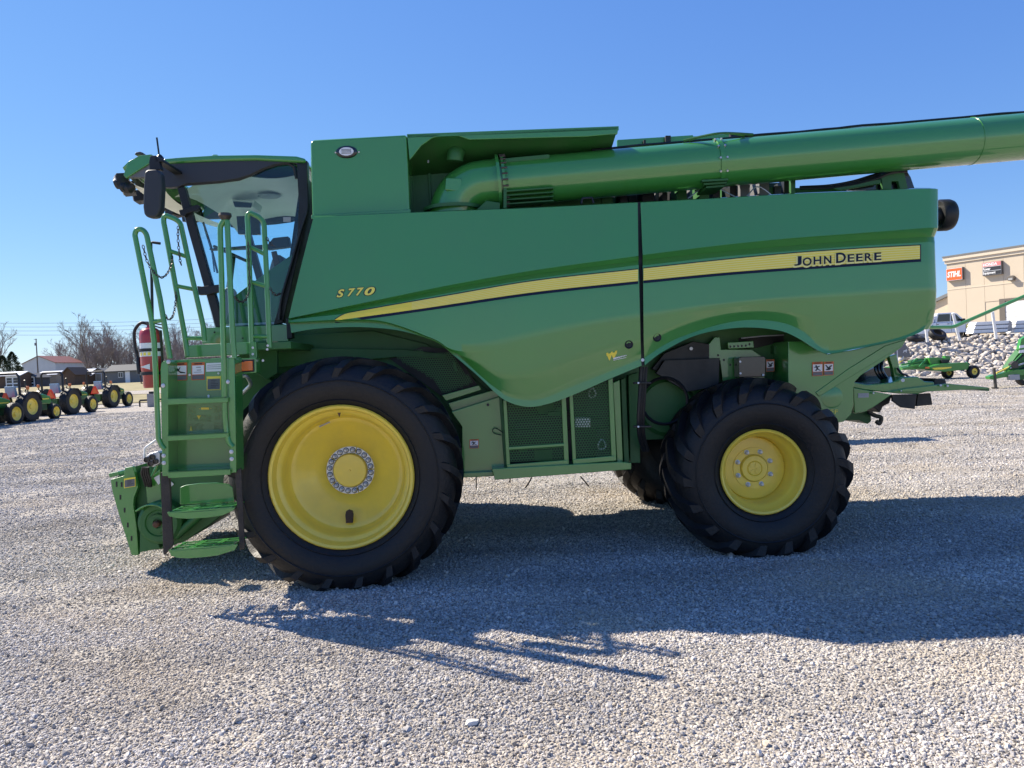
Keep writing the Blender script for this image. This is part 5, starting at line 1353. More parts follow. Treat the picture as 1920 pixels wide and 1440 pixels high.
# ---- sheds for sale and barns beyond
def shed(name, label, px0, px1, dist, h, roof_h, depth, wall, roof, door=None, gable=True, trim='white', rz=0.0, windows=0, overhang=0.25):
    dist *= 1.6 if dist < 90 else 1.45
    a, b = D(px0, 720, dist), D(px1, 720, dist)
    w = (b - a).length; c_ = (a + b) / 2; z = gz(c_.x, c_.y)
    t = thing(name, label, 'shed' if 'barn' not in name and 'building' not in name else 'building', (c_.x, c_.y, z), rz)
    hw = w / 2; mb = MB()
    if 'barn' not in name: h *= 0.85; roof_h *= 0.85
    if gable:      # gable end faces the camera
        mb.prism([(-hw, 0, 0), (hw, 0, 0), (hw, 0, h), (0, 0, h + roof_h), (-hw, 0, h)], (0, depth, 0)); mb.build('wall', wall, t, 0)
        for s in (-1, 1):
            mb = MB(); e = hw + overhang; k = roof_h / hw
            mb.prism([(0, -overhang, h + roof_h + 0.02), (s * e, -overhang, h - k * overhang + 0.02), (s * e, -overhang, h - k * overhang + 0.14), (0, -overhang, h + roof_h + 0.14)], (0, depth + 2 * overhang, 0)); mb.build('roof', roof, t, 0)
    else:
        mb.prism([(-hw, 0, 0), (-hw, 0, h), (-hw, depth / 2, h + roof_h), (-hw, depth, h), (-hw, depth, 0)], (w, 0, 0)); mb.build('wall', wall, t, 0)
        for s in (0, 1):
            mb = MB(); y0 = -overhang if s == 0 else depth + overhang; k = roof_h / (depth / 2)
            mb.prism([(-hw - overhang, depth / 2, h + roof_h + 0.02), (-hw - overhang, y0, h - k * overhang + 0.02), (-hw - overhang, y0, h - k * overhang + 0.14), (-hw - overhang, depth / 2, h + roof_h + 0.14)], (w + 2 * overhang, 0, 0)); mb.build('roof', roof, t, 0)
    if door:
        x0, x1, dh, mat = door; pn = 2 if (x1 - x0) * w > 1.2 else 1
        fr_ = MB(); fr_.box((-hw + x0 * w - 0.08, -0.04, 0.05), (-hw + x1 * w + 0.08, -0.005, dh + 0.1)); fo = fr_.build('door_frame', trim, t)
        for k in range(pn):
            xa, xb = -hw + (x0 + (x1 - x0) * k / pn) * w + 0.03, -hw + (x0 + (x1 - x0) * (k + 1) / pn) * w - 0.03
            mb = MB(); mb.box((xa, -0.07, 0.08), (xb, -0.041, dh)); do = mb.build('door', mat, t)
            if pn == 2:
                for zz in (0.3, 0.9, 1.35):
                    mb = MB(); mb.box((xa + 0.1, -0.09, zz * dh / 2.0), (xb - 0.1, -0.071, (zz + 0.4) * dh / 2.0)); mb.build('door_panel', 'window_dark', do)
    for k in range(windows):
        x = -hw + w * (k + 0.6) / (windows + 0.3)
        mb = MB(); mb.box((x - 0.42, -0.05, 1.0), (x + 0.42, -0.005, 1.9)); wo_ = mb.build('window', trim, t)
        for sx in (-1, 1):
            mb = MB(); mb.box((x + sx * 0.2 - 0.16, -0.07, 1.08), (x + sx * 0.2 + 0.16, -0.051, 1.82)); mb.build('pane', 'window_dark', wo_)
    return t
shed('storage_shed', 'dark red-brown shed with white roll door behind the leftmost tractor', -14, 38, 82, 2.5, 0.7, 4, 'shed_brown', 'roof_white', (0.5, 0.98, 2.0, 'white'), False)
shed('storage_shed', 'small navy shed with white double doors behind the second tractor', 44, 68, 84, 2.0, 0.75, 4, 'shed_blue', 'shingle', (0.12, 0.88, 1.85, 'white'))
shed('storage_shed', 'tan board shed beside the small navy shed', 71, 106, 88, 2.5, 0.7, 4, 'shed_tan', 'roof_white', (0.35, 0.6, 1.9, 'shed_tan'), False)
shed('storage_shed', 'brown round-gabled shed behind the third tractor', 117, 141, 83, 2.3, 1.3, 5, 'shed_brown', 'shed_brown', None)
shed('storage_shed', 'low brown log cabin shed between the brown and grey sheds', 140, 170, 86, 1.9, 0.8, 5, 'shed_brown', 'roof_white', None, False)
shed('storage_shed', 'pale tan shed behind the roll bar of the rightmost tractor', 174, 198, 87, 2.6, 0.7, 4, 'shed_tan', 'shingle', (0.3, 0.7, 1.9, 'shed_tan'), True)
shed('storage_shed', 'grey shed with shingled roof and white trimmed window left of the extinguisher', 200, 259, 84, 2.5, 1.2, 5, 'shed_grey', 'shingle', (0.62, 0.74, 2.0, 'white'), False, windows=1)
shed('carport_shed', 'long open shed with pale roof and dark front behind the row of sheds', 122, 172, 104, 2.9, 0.7, 6, 'shed_blue', 'roof_white', None, False)
shed('carport_shed', 'long low shed with white roof at the left picture edge behind the others', -60, 40, 108, 2.6, 0.6, 6, 'shed_grey', 'roof_white', None, False)
shed('carport_shed', 'low white roofed shed below the red roofed barn', 42, 118, 104, 2.4, 0.6, 6, 'shed_tan', 'roof_white', None, False)
shed('metal_barn', 'large pale metal barn with red roof behind the sheds', 42, 107, 148, 6.6, 2.0, 13, 'metal_white', 'roof_red', None, True, rz=R(-4))

# ---- pole and wires
pb = D(71, 694, 180); pt = D(68.5, 635, 180)
pole = thing('utility_pole', 'wooden utility pole standing before the red roofed barn', 'pole', (pb.x, pb.y, gz(pb.x, pb.y)))
ph = pt.z - gz(pb.x, pb.y)
mb = MB(); mb.tube([(0, 0, 0), (0, 0, ph)], [0.17, 0.11], 8); mb.build('pole_shaft', 'wood_pole', pole)
mb = MB(); mb.bar((-0.5, 0, ph - 0.15), (0.2, 0, ph - 0.15), 0.1, 0.1); mb.build('crossarm', 'wood_pole', pole)
mb = MB(); mb.cyl((-0.28, 0, ph - 1.6), (-0.28, 0, ph - 0.95), 0.17, 12); mb.build('transformer', 'grey_light', pole, 40)
for q, (ya, yb) in enumerate(((608, 601), (615, 608.5), (622.5, 615.5), (630, 624))):
    a, b = D(-160, ya + 6, 120), D(700, yb - 22 + 6, 135)
    mb = MB(); mb.tube([a.lerp(b, k / 20) + V((0, 0, -1.2 * (1 - (2 * k / 20 - 1) ** 2) + 0.9)) for k in range(21)], 0.022, 5)
    tag(mb.build('power_line', 'wire'), ['topmost power line crossing the sky at left', 'second power line from the top at left', 'third power line from the top at left', 'lowest power line crossing the sky at left'][q], 'power line', 'power lines across the sky')

# ---- trees
def bare_tree_mesh(seed, H, spread, levels=5):
    rnd = random.Random(seed); trunk, crown = MB(), MB()
    def grow(p, d, L, r, lev):
        n = 3 if lev < 2 else 2
        pts_ = [p]; q = p.copy(); dd = d.copy()
        for k in range(n):
            dd = (dd + V((rnd.gauss(0, 0.13), rnd.gauss(0, 0.13), rnd.gauss(0.04, 0.06)))).normalized()
            q = q + dd * (L / n); pts_.append(q.copy())
        rad = [r * (1 - 0.45 * k / n) for k in range(n + 1)]
        (trunk if lev == 0 else crown).tube(pts_, rad, 5 if lev < 2 else 3, caps=False)
        if lev >= levels: return
        nb = rnd.randint(3, 4) if lev > 0 else rnd.randint(7, 9)
        for k in range(nb):
            t = rnd.uniform(0.35, 1.0) if lev else rnd.uniform(0.28, 1.0)
            i = min(n - 1, int(t * n)); bp = pts_[i].lerp(pts_[i + 1], t * n - i)
            an = rnd.uniform(0, 6.28); side_ = V((math.cos(an), math.sin(an), 0))
            nd = (dd * rnd.uniform(0.7, 1.1) + side_ * spread * rnd.uniform(0.5, 1.1)).normalized()
            grow(bp, nd, L * rnd.uniform(0.42, 0.62), max(0.013, r * 0.48), lev + 1)
    grow(V((0, 0, 0)), V((0, 0, 1)), H * 0.62, H * 0.014, 0)
    return trunk.mesh('trunk', 'bark', 60, False), crown.mesh('crown', 'twig', 60, False)
protos = [bare_tree_mesh(s, h, sp_, 5) for s, h, sp_ in ((1, 10.0, 0.62), (2, 11.5, 0.5), (3, 9.0, 0.75), (4, 12.5, 0.45), (5, 8.0, 0.7), (6, 10.5, 0.55))]
rnd = random.Random(21)
def put_tree(p, k, s_, label):
    t = thing('bare_tree', label, 'tree', p, rnd.uniform(0, 6.28), 'bare winter trees along the far field edge'); t.scale = (s_, s_, s_ * rnd.uniform(0.92, 1.08))
    link('trunk', protos[k][0], t); link('crown', protos[k][1], t)
for k in range(110):
    px = 108 + (430 - 108) * (k + rnd.uniform(-0.4, 0.4)) / 109; dist = rnd.uniform(225, 275)
    p = D(px, 700, dist); p.z = gz(p.x, p.y) - 0.1
    sc_ = (0.8 if px < 140 else 0.95) * dist / 195 * rnd.uniform(0.75, 1.12)
    if px > 160: sc_ *= 1.08
    put_tree(p, rnd.randrange(6), sc_, 'bare grey-brown winter tree in the thicket behind the sheds')
for px, dist, s_, lab in ((165, 205, 1.28, 'tallest bare tree right of the red roofed barn'), (30, 240, 0.62, 'small bare tree beside the dark evergreen at left'), (44, 250, 0.58, 'small bare tree beside the dark evergreen at left'), (92, 270, 0.85, 'faint bare tree rising behind the barn roof'), (104, 270, 0.85, 'faint bare tree rising behind the barn roof'), (-8, 170, 1.05, 'bare tree cut by the left picture edge')):
    p = D(px, 700, dist); p.z = gz(p.x, p.y) - 0.1; put_tree(p, 3 if px in (165,) else rnd.randrange(6), s_, lab)
def evergreen(px, dist, h, r, label, seed):
    rnd_ = random.Random(seed); p = D(px, 700, dist); p.z = gz(p.x, p.y)
    t = thing('evergreen_tree', label, 'tree', p, 0, 'evergreens left of the barn')
    mb = MB(); mb.tube([(0, 0, 0), (0, 0, h * 0.9)], [0.16, 0.03], 6); mb.build('trunk', 'bark', t)
    mb = MB()
    for k in range(2600):
        z = rnd_.random() ** 0.8; rr_ = r * (1 - z) ** 0.75 * (0.35 + 0.65 * math.sqrt(rnd_.random())) * (1 + 0.28 * math.sin(z * 19 + 3 * math.sin(rnd_.random() * 6)))
        an = rnd_.uniform(0, 6.28); c_ = V((rr_ * math.cos(an), rr_ * math.sin(an), 0.25 + z * (h - 0.25)))
        d1 = V((math.cos(an), math.sin(an), rnd_.uniform(-0.2, 0.6))).normalized() * rnd_.uniform(0.12, 0.30); d2 = d1.cross(V((rnd_.gauss(0, 1), rnd_.gauss(0, 1), rnd_.gauss(0, 1)))).normalized() * rnd_.uniform(0.05, 0.12)
        mb.add([c_ - d1, c_ + d2, c_ + d1, c_ - d2], [(0, 1, 2, 3)])
    mb.build('crown', 'cedar_leaf', t, 0, 0, False)
evergreen(24, 168, 8.0, 3.0, 'dark pointed evergreen left of the red roofed barn', 1)
evergreen(6, 162, 7.0, 3.3, 'broad dark evergreen at the left picture edge', 2)
evergreen(37, 172, 5.0, 1.9, 'smallest dark evergreen, closest to the barn wall', 3)
# pedestal and low rail beside the parked tractors
p = at_ground(285, 757, 50.0)
o = thing('utility_pedestal', 'grey utility pedestal standing below the fire extinguisher', 'utility box', p)
mb = MB(); mb.box((-0.22, -0.2, 0), (0.22, 0.2, 0.85)); mb.build('cabinet', 'concrete', o, 30, 0.02)
mb = MB(); mb.box((-0.12, -0.1, 0.85), (0.2, 0.1, 1.0)); mb.build('cap', 'black', o)
a, b = at_ground(262, 757, 51), at_ground(330, 752, 52)
o = thing('low_rail', 'low dark rail beside the last parked tractor', 'rail', a)
for k in range(4):
    q = a.lerp(b, k / 3) - a; mb = MB(); mb.box((q.x - 0.04, q.y - 0.04, 0), (q.x + 0.04, q.y + 0.04, 0.42)); mb.build('post', 'dark_steel', o)
mb = MB(); mb.bar(V((0, 0, 0.42)), (b - a) + V((0, 0, 0.42)), 0.08, 0.12); mb.build('rail_beam', 'dark_steel', o)
# ================================================================= right background: showroom, truck, posts, implements
B0 = D(1777, 560, 75.0); B1 = D(1920, 560, 69.0); B0.z = B1.z = 0
bu = (B1 - B0).normalized(); bn = V((bu.y, -bu.x, 0))            # bn points out of the wall, towards the lot
if bn.dot(V((0, 0, 0)) - B0) < 0: bn = -bn
def WP(px, py): return on_plane(px, py, B0, bn)
bang = math.atan2(bu.y, bu.x)
bld = thing('showroom_building', 'tan stucco dealership building with orange and pink-black wall signs', 'building', (B0.x, B0.y, BH), bang)
inv = Matrix.Rotation(-bang, 3, 'Z'); BO = V((B0.x, B0.y, BH))
def wl_(px, py): return inv @ (WP(px, py) - BO)                  # wall-local: x along, -y or +y outwards, z up
osg = 1 if (inv @ bn).y > 0 else -1
top_z = wl_(1777, 481).z; mid_z = wl_(1777, 543.5).z
LEN = 34.0
mb = MB(); ys0, ys1 = sorted((0, -osg * 26.0)); mb.box((0, ys0, -0.5), (LEN, ys1, top_z)); mb.build('wall', 'eifs', bld)
c0 = wl_(1812, 560).x; step_ = wl_(1847, 560).x - c0
def ob(name, x0, x1, z0, z1, d0, d1, mat, par=bld, bevel=0):
    mb = MB(); y0, y1 = sorted((osg * d0, osg * d1)); mb.box((x0, y0, z0), (x1, y1, z1)); return mb.build(name, mat, par, 30, bevel)
cols = [0.0, c0]
while cols[-1] + step_ < LEN: cols.append(cols[-1] + step_)
dx0 = wl_(1886, 590).x; dtop = wl_(1886, 566).z
for i in range(len(cols) - 1):
    for z0, z1 in ((0, mid_z), (mid_z, top_z - 0.75)):
        a, b = cols[i] + 0.012, cols[i + 1] - 0.012
        if z0 == 0 and b > dx0 - 0.5 and a < dx0 + 4.3: z0 = dtop + 0.15
        ob('wall_panel', a, b, z0 + 0.02, z1 - 0.02, 0.004, 0.035, 'eifs')
ob('cornice', -0.12, LEN, top_z - 0.72, top_z - 0.42, 0.0, 0.14, 'eifs_trim'); ob('cornice', -0.22, LEN, top_z - 0.42, top_z - 0.08, 0.0, 0.26, 'eifs_trim'); ob('roof_cap', -0.26, LEN, top_z - 0.08, top_z + 0.03, -0.3, 0.32, 'roof_grey')
ob('wall_band', 0, LEN, mid_z - 0.05, mid_z + 0.05, 0.0, 0.06, 'eifs_trim')
ob('door_frame', dx0 - 0.5, dx0, 0, dtop + 0.1, 0.0, 0.10, 'sign_bronze'); ob('door_frame', dx0 + 3.9, dx0 + 4.3, 0, dtop + 0.1, 0.0, 0.10, 'sign_bronze'); ob('door_head', dx0 - 0.5, dx0 + 4.3, dtop + 0.1, dtop + 0.3, 0.0, 0.10, 'sign_bronze')
rd = None
for k in range(7):
    z0, z1 = dtop * k / 7, dtop * (k + 1) / 7
    s_ = ob('door_section', dx0, dx0 + 3.9, z0 + 0.015, z1 - 0.015, 0.0, 0.05, 'white')
    if k == 2:
        for q in range(4): ob('door_window', dx0 + 0.2 + 0.95 * q, dx0 + 0.95 + 0.95 * q, z0 + 0.12, z1 - 0.12, 0.05, 0.06, 'window_dark', s_)
# signs
def wsign(name, x0, y0, x1, y1, panels, texts, label):
    p0, p1 = wl_(x0, y0), wl_(x1, y1); xa, xb = p0.x, p1.x; zb, zt = wl_((x0 + x1) / 2, y1).z, wl_((x0 + x1) / 2, y0).z
    o = thing(name, label, 'sign', BO + Matrix.Rotation(bang, 3, 'Z') @ V((xa, osg * 0.04, zb)), bang)
    w, h = xb - xa, zt - zb
    def lb(nm, u0, u1, v0, v1, d0, d1, mat):
        mb = MB(); ya, yb = sorted((osg * d0, osg * d1)); mb.box((u0 * w, ya, v0 * h), (u1 * w, yb, v1 * h)); return mb.build(nm, mat, o)
    lb('cabinet', 0, 1, 0, 1, 0, 0.32, 'sign_bronze'); lb('border', 0.01, 0.99, 0.015, 0.985, 0.32, 0.33, 'sign_white')
    for u0, u1, v0, v1, mat in panels: lb('face_panel', u0, u1, v0, v1, 0.33, 0.345, mat)
    for body, u0, u1, v0, v1, shear, ofs in texts:
        mb = MB(); text_mesh(mb, body, lambda u, v: V(((u0 + (u1 - u0) * (u if osg < 0 else u)) * w, osg * 0.35, (v0 + (v1 - v0) * v) * h)), 0, shear, ofs); mb.build('lettering', 'sign_white', o, 0, 0, False)
    return o
wsign('wall_sign', 1778, 502.5, 1809, 526, [(0.03, 0.97, 0.05, 0.95, 'sign_orange')], [('STIHL', 0.08, 0.90, 0.30, 0.72, 0.22, 0.04)], 'orange STIHL sign at the left end of the tan building wall')
wsign('wall_sign', 1845.5, 491, 1882, 516, [(0.02, 0.98, 0.68, 0.975, 'sign_pink'), (0.02, 0.98, 0.36, 0.64, 'sign_black'), (0.02, 0.98, 0.03, 0.32, 'sign_black')],
      [('HONDA', 0.06, 0.80, 0.72, 0.93, 0, 0.04), ('Power', 0.04, 0.44, 0.40, 0.60, 0, 0.03), ('Equipment', 0.04, 0.70, 0.06, 0.28, 0, 0.03)], 'pink and black HONDA Power Equipment sign on the tan building wall')
q = wl_(1899, 522); wp = thing('wall_light', 'dark flood light fixed to the tan wall right of the signs', 'light', BO + Matrix.Rotation(bang, 3, 'Z') @ V((q.x, 0, q.z)), bang)
mb = MB(); mb.prism([(-0.25, 0, -0.2), (0.25, 0, -0.2), (0.3, 0, 0.1), (0.15, 0, 0.25), (-0.15, 0, 0.25), (-0.3, 0, 0.1)], (0, osg * 0.4, 0)); mb.build('housing', 'sign_bronze', wp, 30, 0.04)
mb = MB(); mb.box((-0.18, min(osg * .40, osg * .42), -0.15), (0.18, max(osg * .40, osg * .42), 0.02)); mb.build('lens', 'grey_light', wp)
# lower wing behind the corner
wing_t = wl_(1777, 551).z
wg = thing('showroom_wing', 'low tan wing with green-grey roof edge left of the tall showroom', 'building', (B0.x, B0.y, BH), bang)
mb = MB(); y0, y1 = sorted((-osg * 1.2, -osg * 20)); mb.prism([(-16, y0, -0.5), (-0.02, y0, -0.5), (-0.02, y0, wing_t), (-16, y0, wing_t - 5.5)], (0, y1 - y0, 0)); mb.build('wall', 'eifs', wg)
mb = MB(); mb.prism([(-16.4, y0 - .3, wing_t - 5.6), (-0.04, y0 - .3, wing_t + 0.02), (-0.04, y0 - .3, wing_t + 0.32), (-16.4, y0 - .3, wing_t - 5.3)], (0, y1 - y0 + .6, 0)); mb.build('roof', 'roof_grey', wg)

# ---- pickup truck with a topper
tc = D(1764, 632, 57.0); tk = thing('pickup_truck', 'white pickup truck with a topper parked behind the rock bank', 'truck', (tc.x, tc.y, BH), R(-2))
mb = MB(); mb.prism([(-2.9, -1, 0.42), (2.85, -1, 0.42), (2.95, -1, 0.75), (2.8, -1, 1.08), (1.55, -1, 1.18), (1.2, -1, 1.2), (-2.9, -1, 1.22)], (0, 2, 0)); mb.build('body', 'truck_white', tk, 30, 0.06)
mb = MB(); mb.prism([(1.45, -0.9, 1.16), (0.75, -0.9, 1.82), (0.4, -0.9, 1.90), (-0.65, -0.9, 1.90), (-0.85, -0.9, 1.2)], (0, 1.8, 0)); cb = mb.build('cab', 'truck_white', tk, 30, 0.06)
mb = MB(); mb.prism([(-0.9, -0.95, 1.22), (-0.9, -0.95, 1.92), (-2.75, -0.95, 1.88), (-2.9, -0.95, 1.22)], (0, 1.9, 0)); tp = mb.build('topper', 'truck_white', tk, 30, 0.05)
for nm, pts_, par in (('side_window', [(1.12, 1.27), (0.68, 1.74), (0.32, 1.80), (0.30, 1.27)], cb), ('side_window', [(0.22, 1.27), (0.24, 1.80), (-0.58, 1.80), (-0.7, 1.27)], cb)):
    mb = MB(); mb.prism([(x, -0.905, z) for x, z in pts_], (0, -0.012, 0)); mb.build(nm, 'window_dark', par, 0)
mb = MB(); mb.prism([(-1.05, -0.955, 1.30), (-1.05, -0.955, 1.80), (-2.55, -0.955, 1.78), (-2.6, -0.955, 1.30)], (0, -0.012, 0)); mb.build('topper_panel', 'metal_white', tp, 0)
mb = MB()
for a, b in (((-1.05, 1.30), (-1.05, 1.80)), ((-1.05, 1.80), (-2.55, 1.78)), ((-1.05, 1.30), (-2.6, 1.30))): mb.bar((a[0], -0.97, a[1]), (b[0], -0.97, b[1]), 0.04, 0.02, (0, 1, 0))
mb.build('topper_trim', 'grey_plastic', tp)
mb = MB(); mb.box((0.95, -1.25, 1.18), (1.15, -1.0, 1.42)); mb.build('mirror', 'black', tk, 30, 0.03)
mb = MB(); text_mesh(mb, 'JOHN DEERE', lambda u, v: V((-2.75 + 1.75 * u, -1.003, 0.94 + 0.12 * v))); mb.build('lettering', 'navy', tk, 0, 0, False)
mb = MB(); mb.prism([(1.3, -1.004, 0.72), (1.72, -1.004, 0.74), (1.66, -1.004, 1.02), (1.5, -1.004, 1.08), (1.34, -1.004, 1.0)], (0, -0.003, 0)); mb.build('door_mark', 'decal_yellow', tk, 0)
for nm, x in (('door_seam', -0.78), ('door_seam', 0.26), ('door_seam', 1.28)):
    mb = MB(); mb.box((x - 0.01, -1.003, 0.5), (x + 0.01, -1.0, 1.2)); mb.build(nm, 'black', tk)
for x in (0.1, -0.65):
    mb = MB(); mb.box((x - 0.12, -1.03, 1.06), (x + 0.02, -1.001, 1.1)); mb.build('door_handle', 'black', tk)
for x in (-1.85, 1.95):
    for s in (-1, 1):
        w_ = part('wheel', tk); w_.location = (x, s * 0.98, 0.38)
        mb = MB(); mb.lathe([(0.24, 0), (0.36, -0.01), (0.385, 0.04), (0.385, 0.2), (0.36, 0.25), (0.24, 0.25)], (0, 0 if s < 0 else -0.25, 0), (0, 1, 0), 24); mb.build('tyre', 'rubber', w_, 40)
        mb = MB(); mb.lathe([(0, 0.04), (0.2, 0.06), (0.245, 0.02)], (0, 0 if s < 0 else 0.06, 0), (0, 1 if s < 0 else -1, 0), 20); mb.build('rim', 'grey_light', w_, 40)

# ---- leaning white posts on the bank's edge
for px0, y0, px1, y1, lab in ((1739, 641, 1735, 604, 'white post behind the harvester rear, leftmost of the three on the bank'), (1799, 638, 1787, 588, 'leaning white post in front of the pickup truck cab'), (1868, 635, 1861, 586, 'leaning white post in front of the white slatted box')):
    a, b = D(px0, y0, 47.2), D(px1, y1, 47.0)
    o = thing('marker_post', lab, 'post', a, 0, 'white posts along the bank')
    mb = MB(); mb.tube([(0, 0, 0), b - a], 0.085, 12); mb.build('shaft', 'white', o, 50)
    mb = MB(); d_ = (b - a).normalized(); mb.lathe([(0.095, 0), (0.095, 0.06), (0.0, 0.075)], (b - a) - d_ * 0.02, d_, 12); mb.build('cap', 'white', o, 40)
# ---- loose tyres
def loose_tyre(px, py, dist, r, w, tilt, lab):
    p = D(px, py, dist); o = MB()
    o.lathe([(r * 0.55, -w / 2), (r * 0.75, -w / 2 - 0.03), (r * 0.94, -w / 2), (r, -w * 0.3), (r, w * 0.3), (r * 0.94, w / 2), (r * 0.75, w / 2 + 0.03), (r * 0.55, w / 2), (r * 0.52, 0), (r * 0.55, -w / 2)], (0, 0, 0), (0.15, -math.sin(tilt), math.cos(tilt)), 36)
    ob_ = o.build('loose_tyre', 'rubber', None, 40); ob_.location = p; return tag(ob_, lab, 'tyre', 'loose tyres on the bank')
loose_tyre(1757, 627, 48.0, 0.52, 0.34, R(38), 'black tyre lying on the bank edge in front of the truck')
loose_tyre(1716, 634, 48.0, 0.55, 0.26, R(14), 'flat lying black tyre half hidden behind the harvester rear')
# ---- white slatted boxes on black rails
def white_box(px0, py0, px1, py1, dist, lab):
    a, b = D(px0, py1, dist), D(px1, py0, dist); w, h = b.x - a.x, b.z - a.z
    o = thing('slatted_box', lab, 'box', a, R(-3), 'white boxes on the bank')
    for k in range(3):
        z0 = h * k / 3; mb = MB(); mb.prism([(0.0 + 0.22 * k / 3 * w * 0.35, 0, z0 + 0.02), (w * (0.80 + 0.05 * k / 3), 0, z0 + 0.04), (w * (0.82 + 0.05 * k / 3), 0.0, z0 + h / 3 - 0.02), (0.1 * w * (k + 1) / 3, 0, z0 + h / 3 - 0.02)], (0, 0.9, 0)); mb.build('slat', 'white', o, 30, 0.015)
    mb = MB(); mb.prism([(w * 0.80, 0.03, 0.02), (w, 0.4, 0.1), (w, 0.4, h * 0.85), (w * 0.86, 0.03, h)], (0, 0.8, 0)); mb.build('end_panel', 'grey_light', o, 30)
    mb = MB(); mb.box((w * 0.08, 0.08, 0.0), (w * 0.8, 0.8, h * 0.9)); mb.build('core', 'grey_plastic', o)
    return o
white_box(1824, 600, 1902, 626, 49.0, 'white slatted box lying tilted beside the pickup truck')
white_box(1901, 598, 1960, 624, 49.5, 'white slatted box at the right picture edge')
a, b = D(1802, 633, 48.8), D(1990, 625, 48.8); o = thing('rail_beam', 'black perforated rail under the white slatted boxes', 'rail', a)
mb = MB(); mb.bar((0, 0, 0), b - a, 0.25, 0.22); bm_ = mb.build('beam', 'black', o)
for k in range(14):
    q = (b - a) * ((k + 0.5) / 14); mb = MB(); mb.lathe([(0.05, 0), (0.05, -0.02), (0, -0.02)], q + V((0, -0.125, 0)), (0, 1, 0), 10); mb.build('bolt', 'zinc', o)

# ---- flex-wing mower by the bank
MD = 39.5
mo_p = D(1770, 709, MD); mo_p.z = gz(mo_p.x, mo_p.y)
mw = thing('rotary_mower', 'bright green rotary mower with yellow stripe and two wheels before the rock bank', 'mower', mo_p)
def mp_(pxs, dist): return [D(x, y, dist) - mo_p for x, y in pxs]
def mplate(nm, pxs, dist, th, mat='green_bright', bevel=0.015, par=mw):
    mb = MB(); mb.prism(mp_(pxs, dist), (0, th, 0)); return mb.build(nm, mat, par, 30, bevel)
mplate('deck', [(1743,689),(1762,682.5),(1812,679.5),(1818,684),(1814,693),(1772,697),(1750,694)], MD, 1.6)
mplate('deck', [(1690,688),(1722,683),(1748,684),(1752,690),(1730,692),(1692,694)], MD + 0.5, 1.8)
mplate('deck_stripe', [(1748,690),(1760,689),(1784,687.8),(1784,690),(1766,692.6),(1752,693)], MD - 0.02, 0.015, 'decal_yellow', 0)
mplate('hinge_cover', [(1742,671),(1757,670),(1776,672),(1778,681),(1745,684)], MD + 0.6, 0.5)
mplate('hinge_cover', [(1772,667),(1781,668),(1783,676),(1774,678)], MD + 0.7, 0.3)
mplate('gearbox', [(1766,675),(1780,674),(1781,680),(1767,681)], MD + 0.4, 0.4, 'black')
mplate('lift_frame', [(1708,676),(1728,672),(1742,673),(1742,684),(1712,688)], MD + 0.8, 0.4, 'green_shaded')
mplate('tongue', [(1692,690),(1724,682),(1726,684),(1694,693)], MD - 0.1, 0.12)
mplate('reflector', [(1735,688),(1743,687.5),(1743,691),(1735,691.5)], MD - 0.05, 0.02, 'orange_lens', 0)
for k, (x0, y0, x1, y1) in enumerate(((1690, 684, 1730, 676), (1700, 690, 1720, 672), (1724, 688, 1736, 674), (1806, 682, 1822, 692), (1812, 680, 1818, 684))):
    mb = MB(); a_, b_ = mp_([(x0, y0), (x1, y1)], MD + 0.2); mb.tube([a_, b_], 0.05, 6); mb.build('strut', 'green_bright', mw)
for x, y, r_, dd in ((1827, 696.5, 0.335, 0.0), (1779, 698, 0.31, 0.9)):
    w_ = part('wheel', mw); w_.location = D(x, y, MD + dd) - mo_p; w_.location.z = r_ + gz(mo_p.x, mo_p.y) - mo_p.z
    mb = MB(); mb.lathe([(r_ * 0.5, -0.02), (r_ * 0.75, -0.06), (r_ * 0.95, -0.03), (r_, 0.03), (r_, 0.14), (r_ * 0.95, 0.2), (r_ * 0.5, 0.2)], (0, 0, 0), (-0.25, 1, 0), 28); mb.build('tyre', 'rubber', w_, 40)
    mb = MB(); mb.lathe([(r_ * 0.52, -0.02), (r_ * 0.45, 0.0), (r_ * 0.3, 0.02), (r_ * 0.14, 0.0), (r_ * 0.12, -0.04), (0, -0.04)], (0, 0, 0), (-0.25, 1, 0), 20); mb.build('rim', 'yellow', w_, 40)
    mb = MB(); mb.lathe([(r_ * 0.11, 0), (0, -0.005)], (0.012, -0.045, 0), (-0.25, 1, 0), 10); mb.build('hub', 'black', w_)
sh_ = mplate('gearbox_shield', [(1676,658),(1681,650),(1691,645.5),(1700,647.5),(1706,660),(1708,668),(1700,671),(1688,668),(1678,668)], MD - 0.6, 0.5, 'grey_plastic', 0.03)
mb = MB(); c_ = D(1697, 658, MD - 0.62) - mo_p; k_ = 0.11
mb.prism([c_ + V((x * k_, 0, z * k_)) for x, z in ((-0.9, -0.1), (-0.5, 0.25), (0.2, 0.2), (0.55, 0.9), (0.7, 0.85), (0.5, 0.35), (0.95, 0.45), (0.9, 0.2), (0.5, -0.05), (0.7, -0.7), (0.5, -0.75), (0.2, -0.2), (-0.35, -0.2), (-0.8, -0.8), (-0.95, -0.7), (-0.6, -0.2))], (0, -0.01, 0)); mb.build('deer_emblem', 'sign_white', sh_, 0)
for x0, y0, x1, y1, mat in ((1683, 682, 1682, 655, 'zinc'), (1690, 676, 1694, 668, 'zinc'), (1686, 680, 1693, 674, 'yellow')):
    mb = MB(); a_, b_ = mp_([(x0, y0), (x1, y1)], MD - 0.6); mb.tube([a_, b_], 0.03, 6); mb.build('hose', mat, mw)
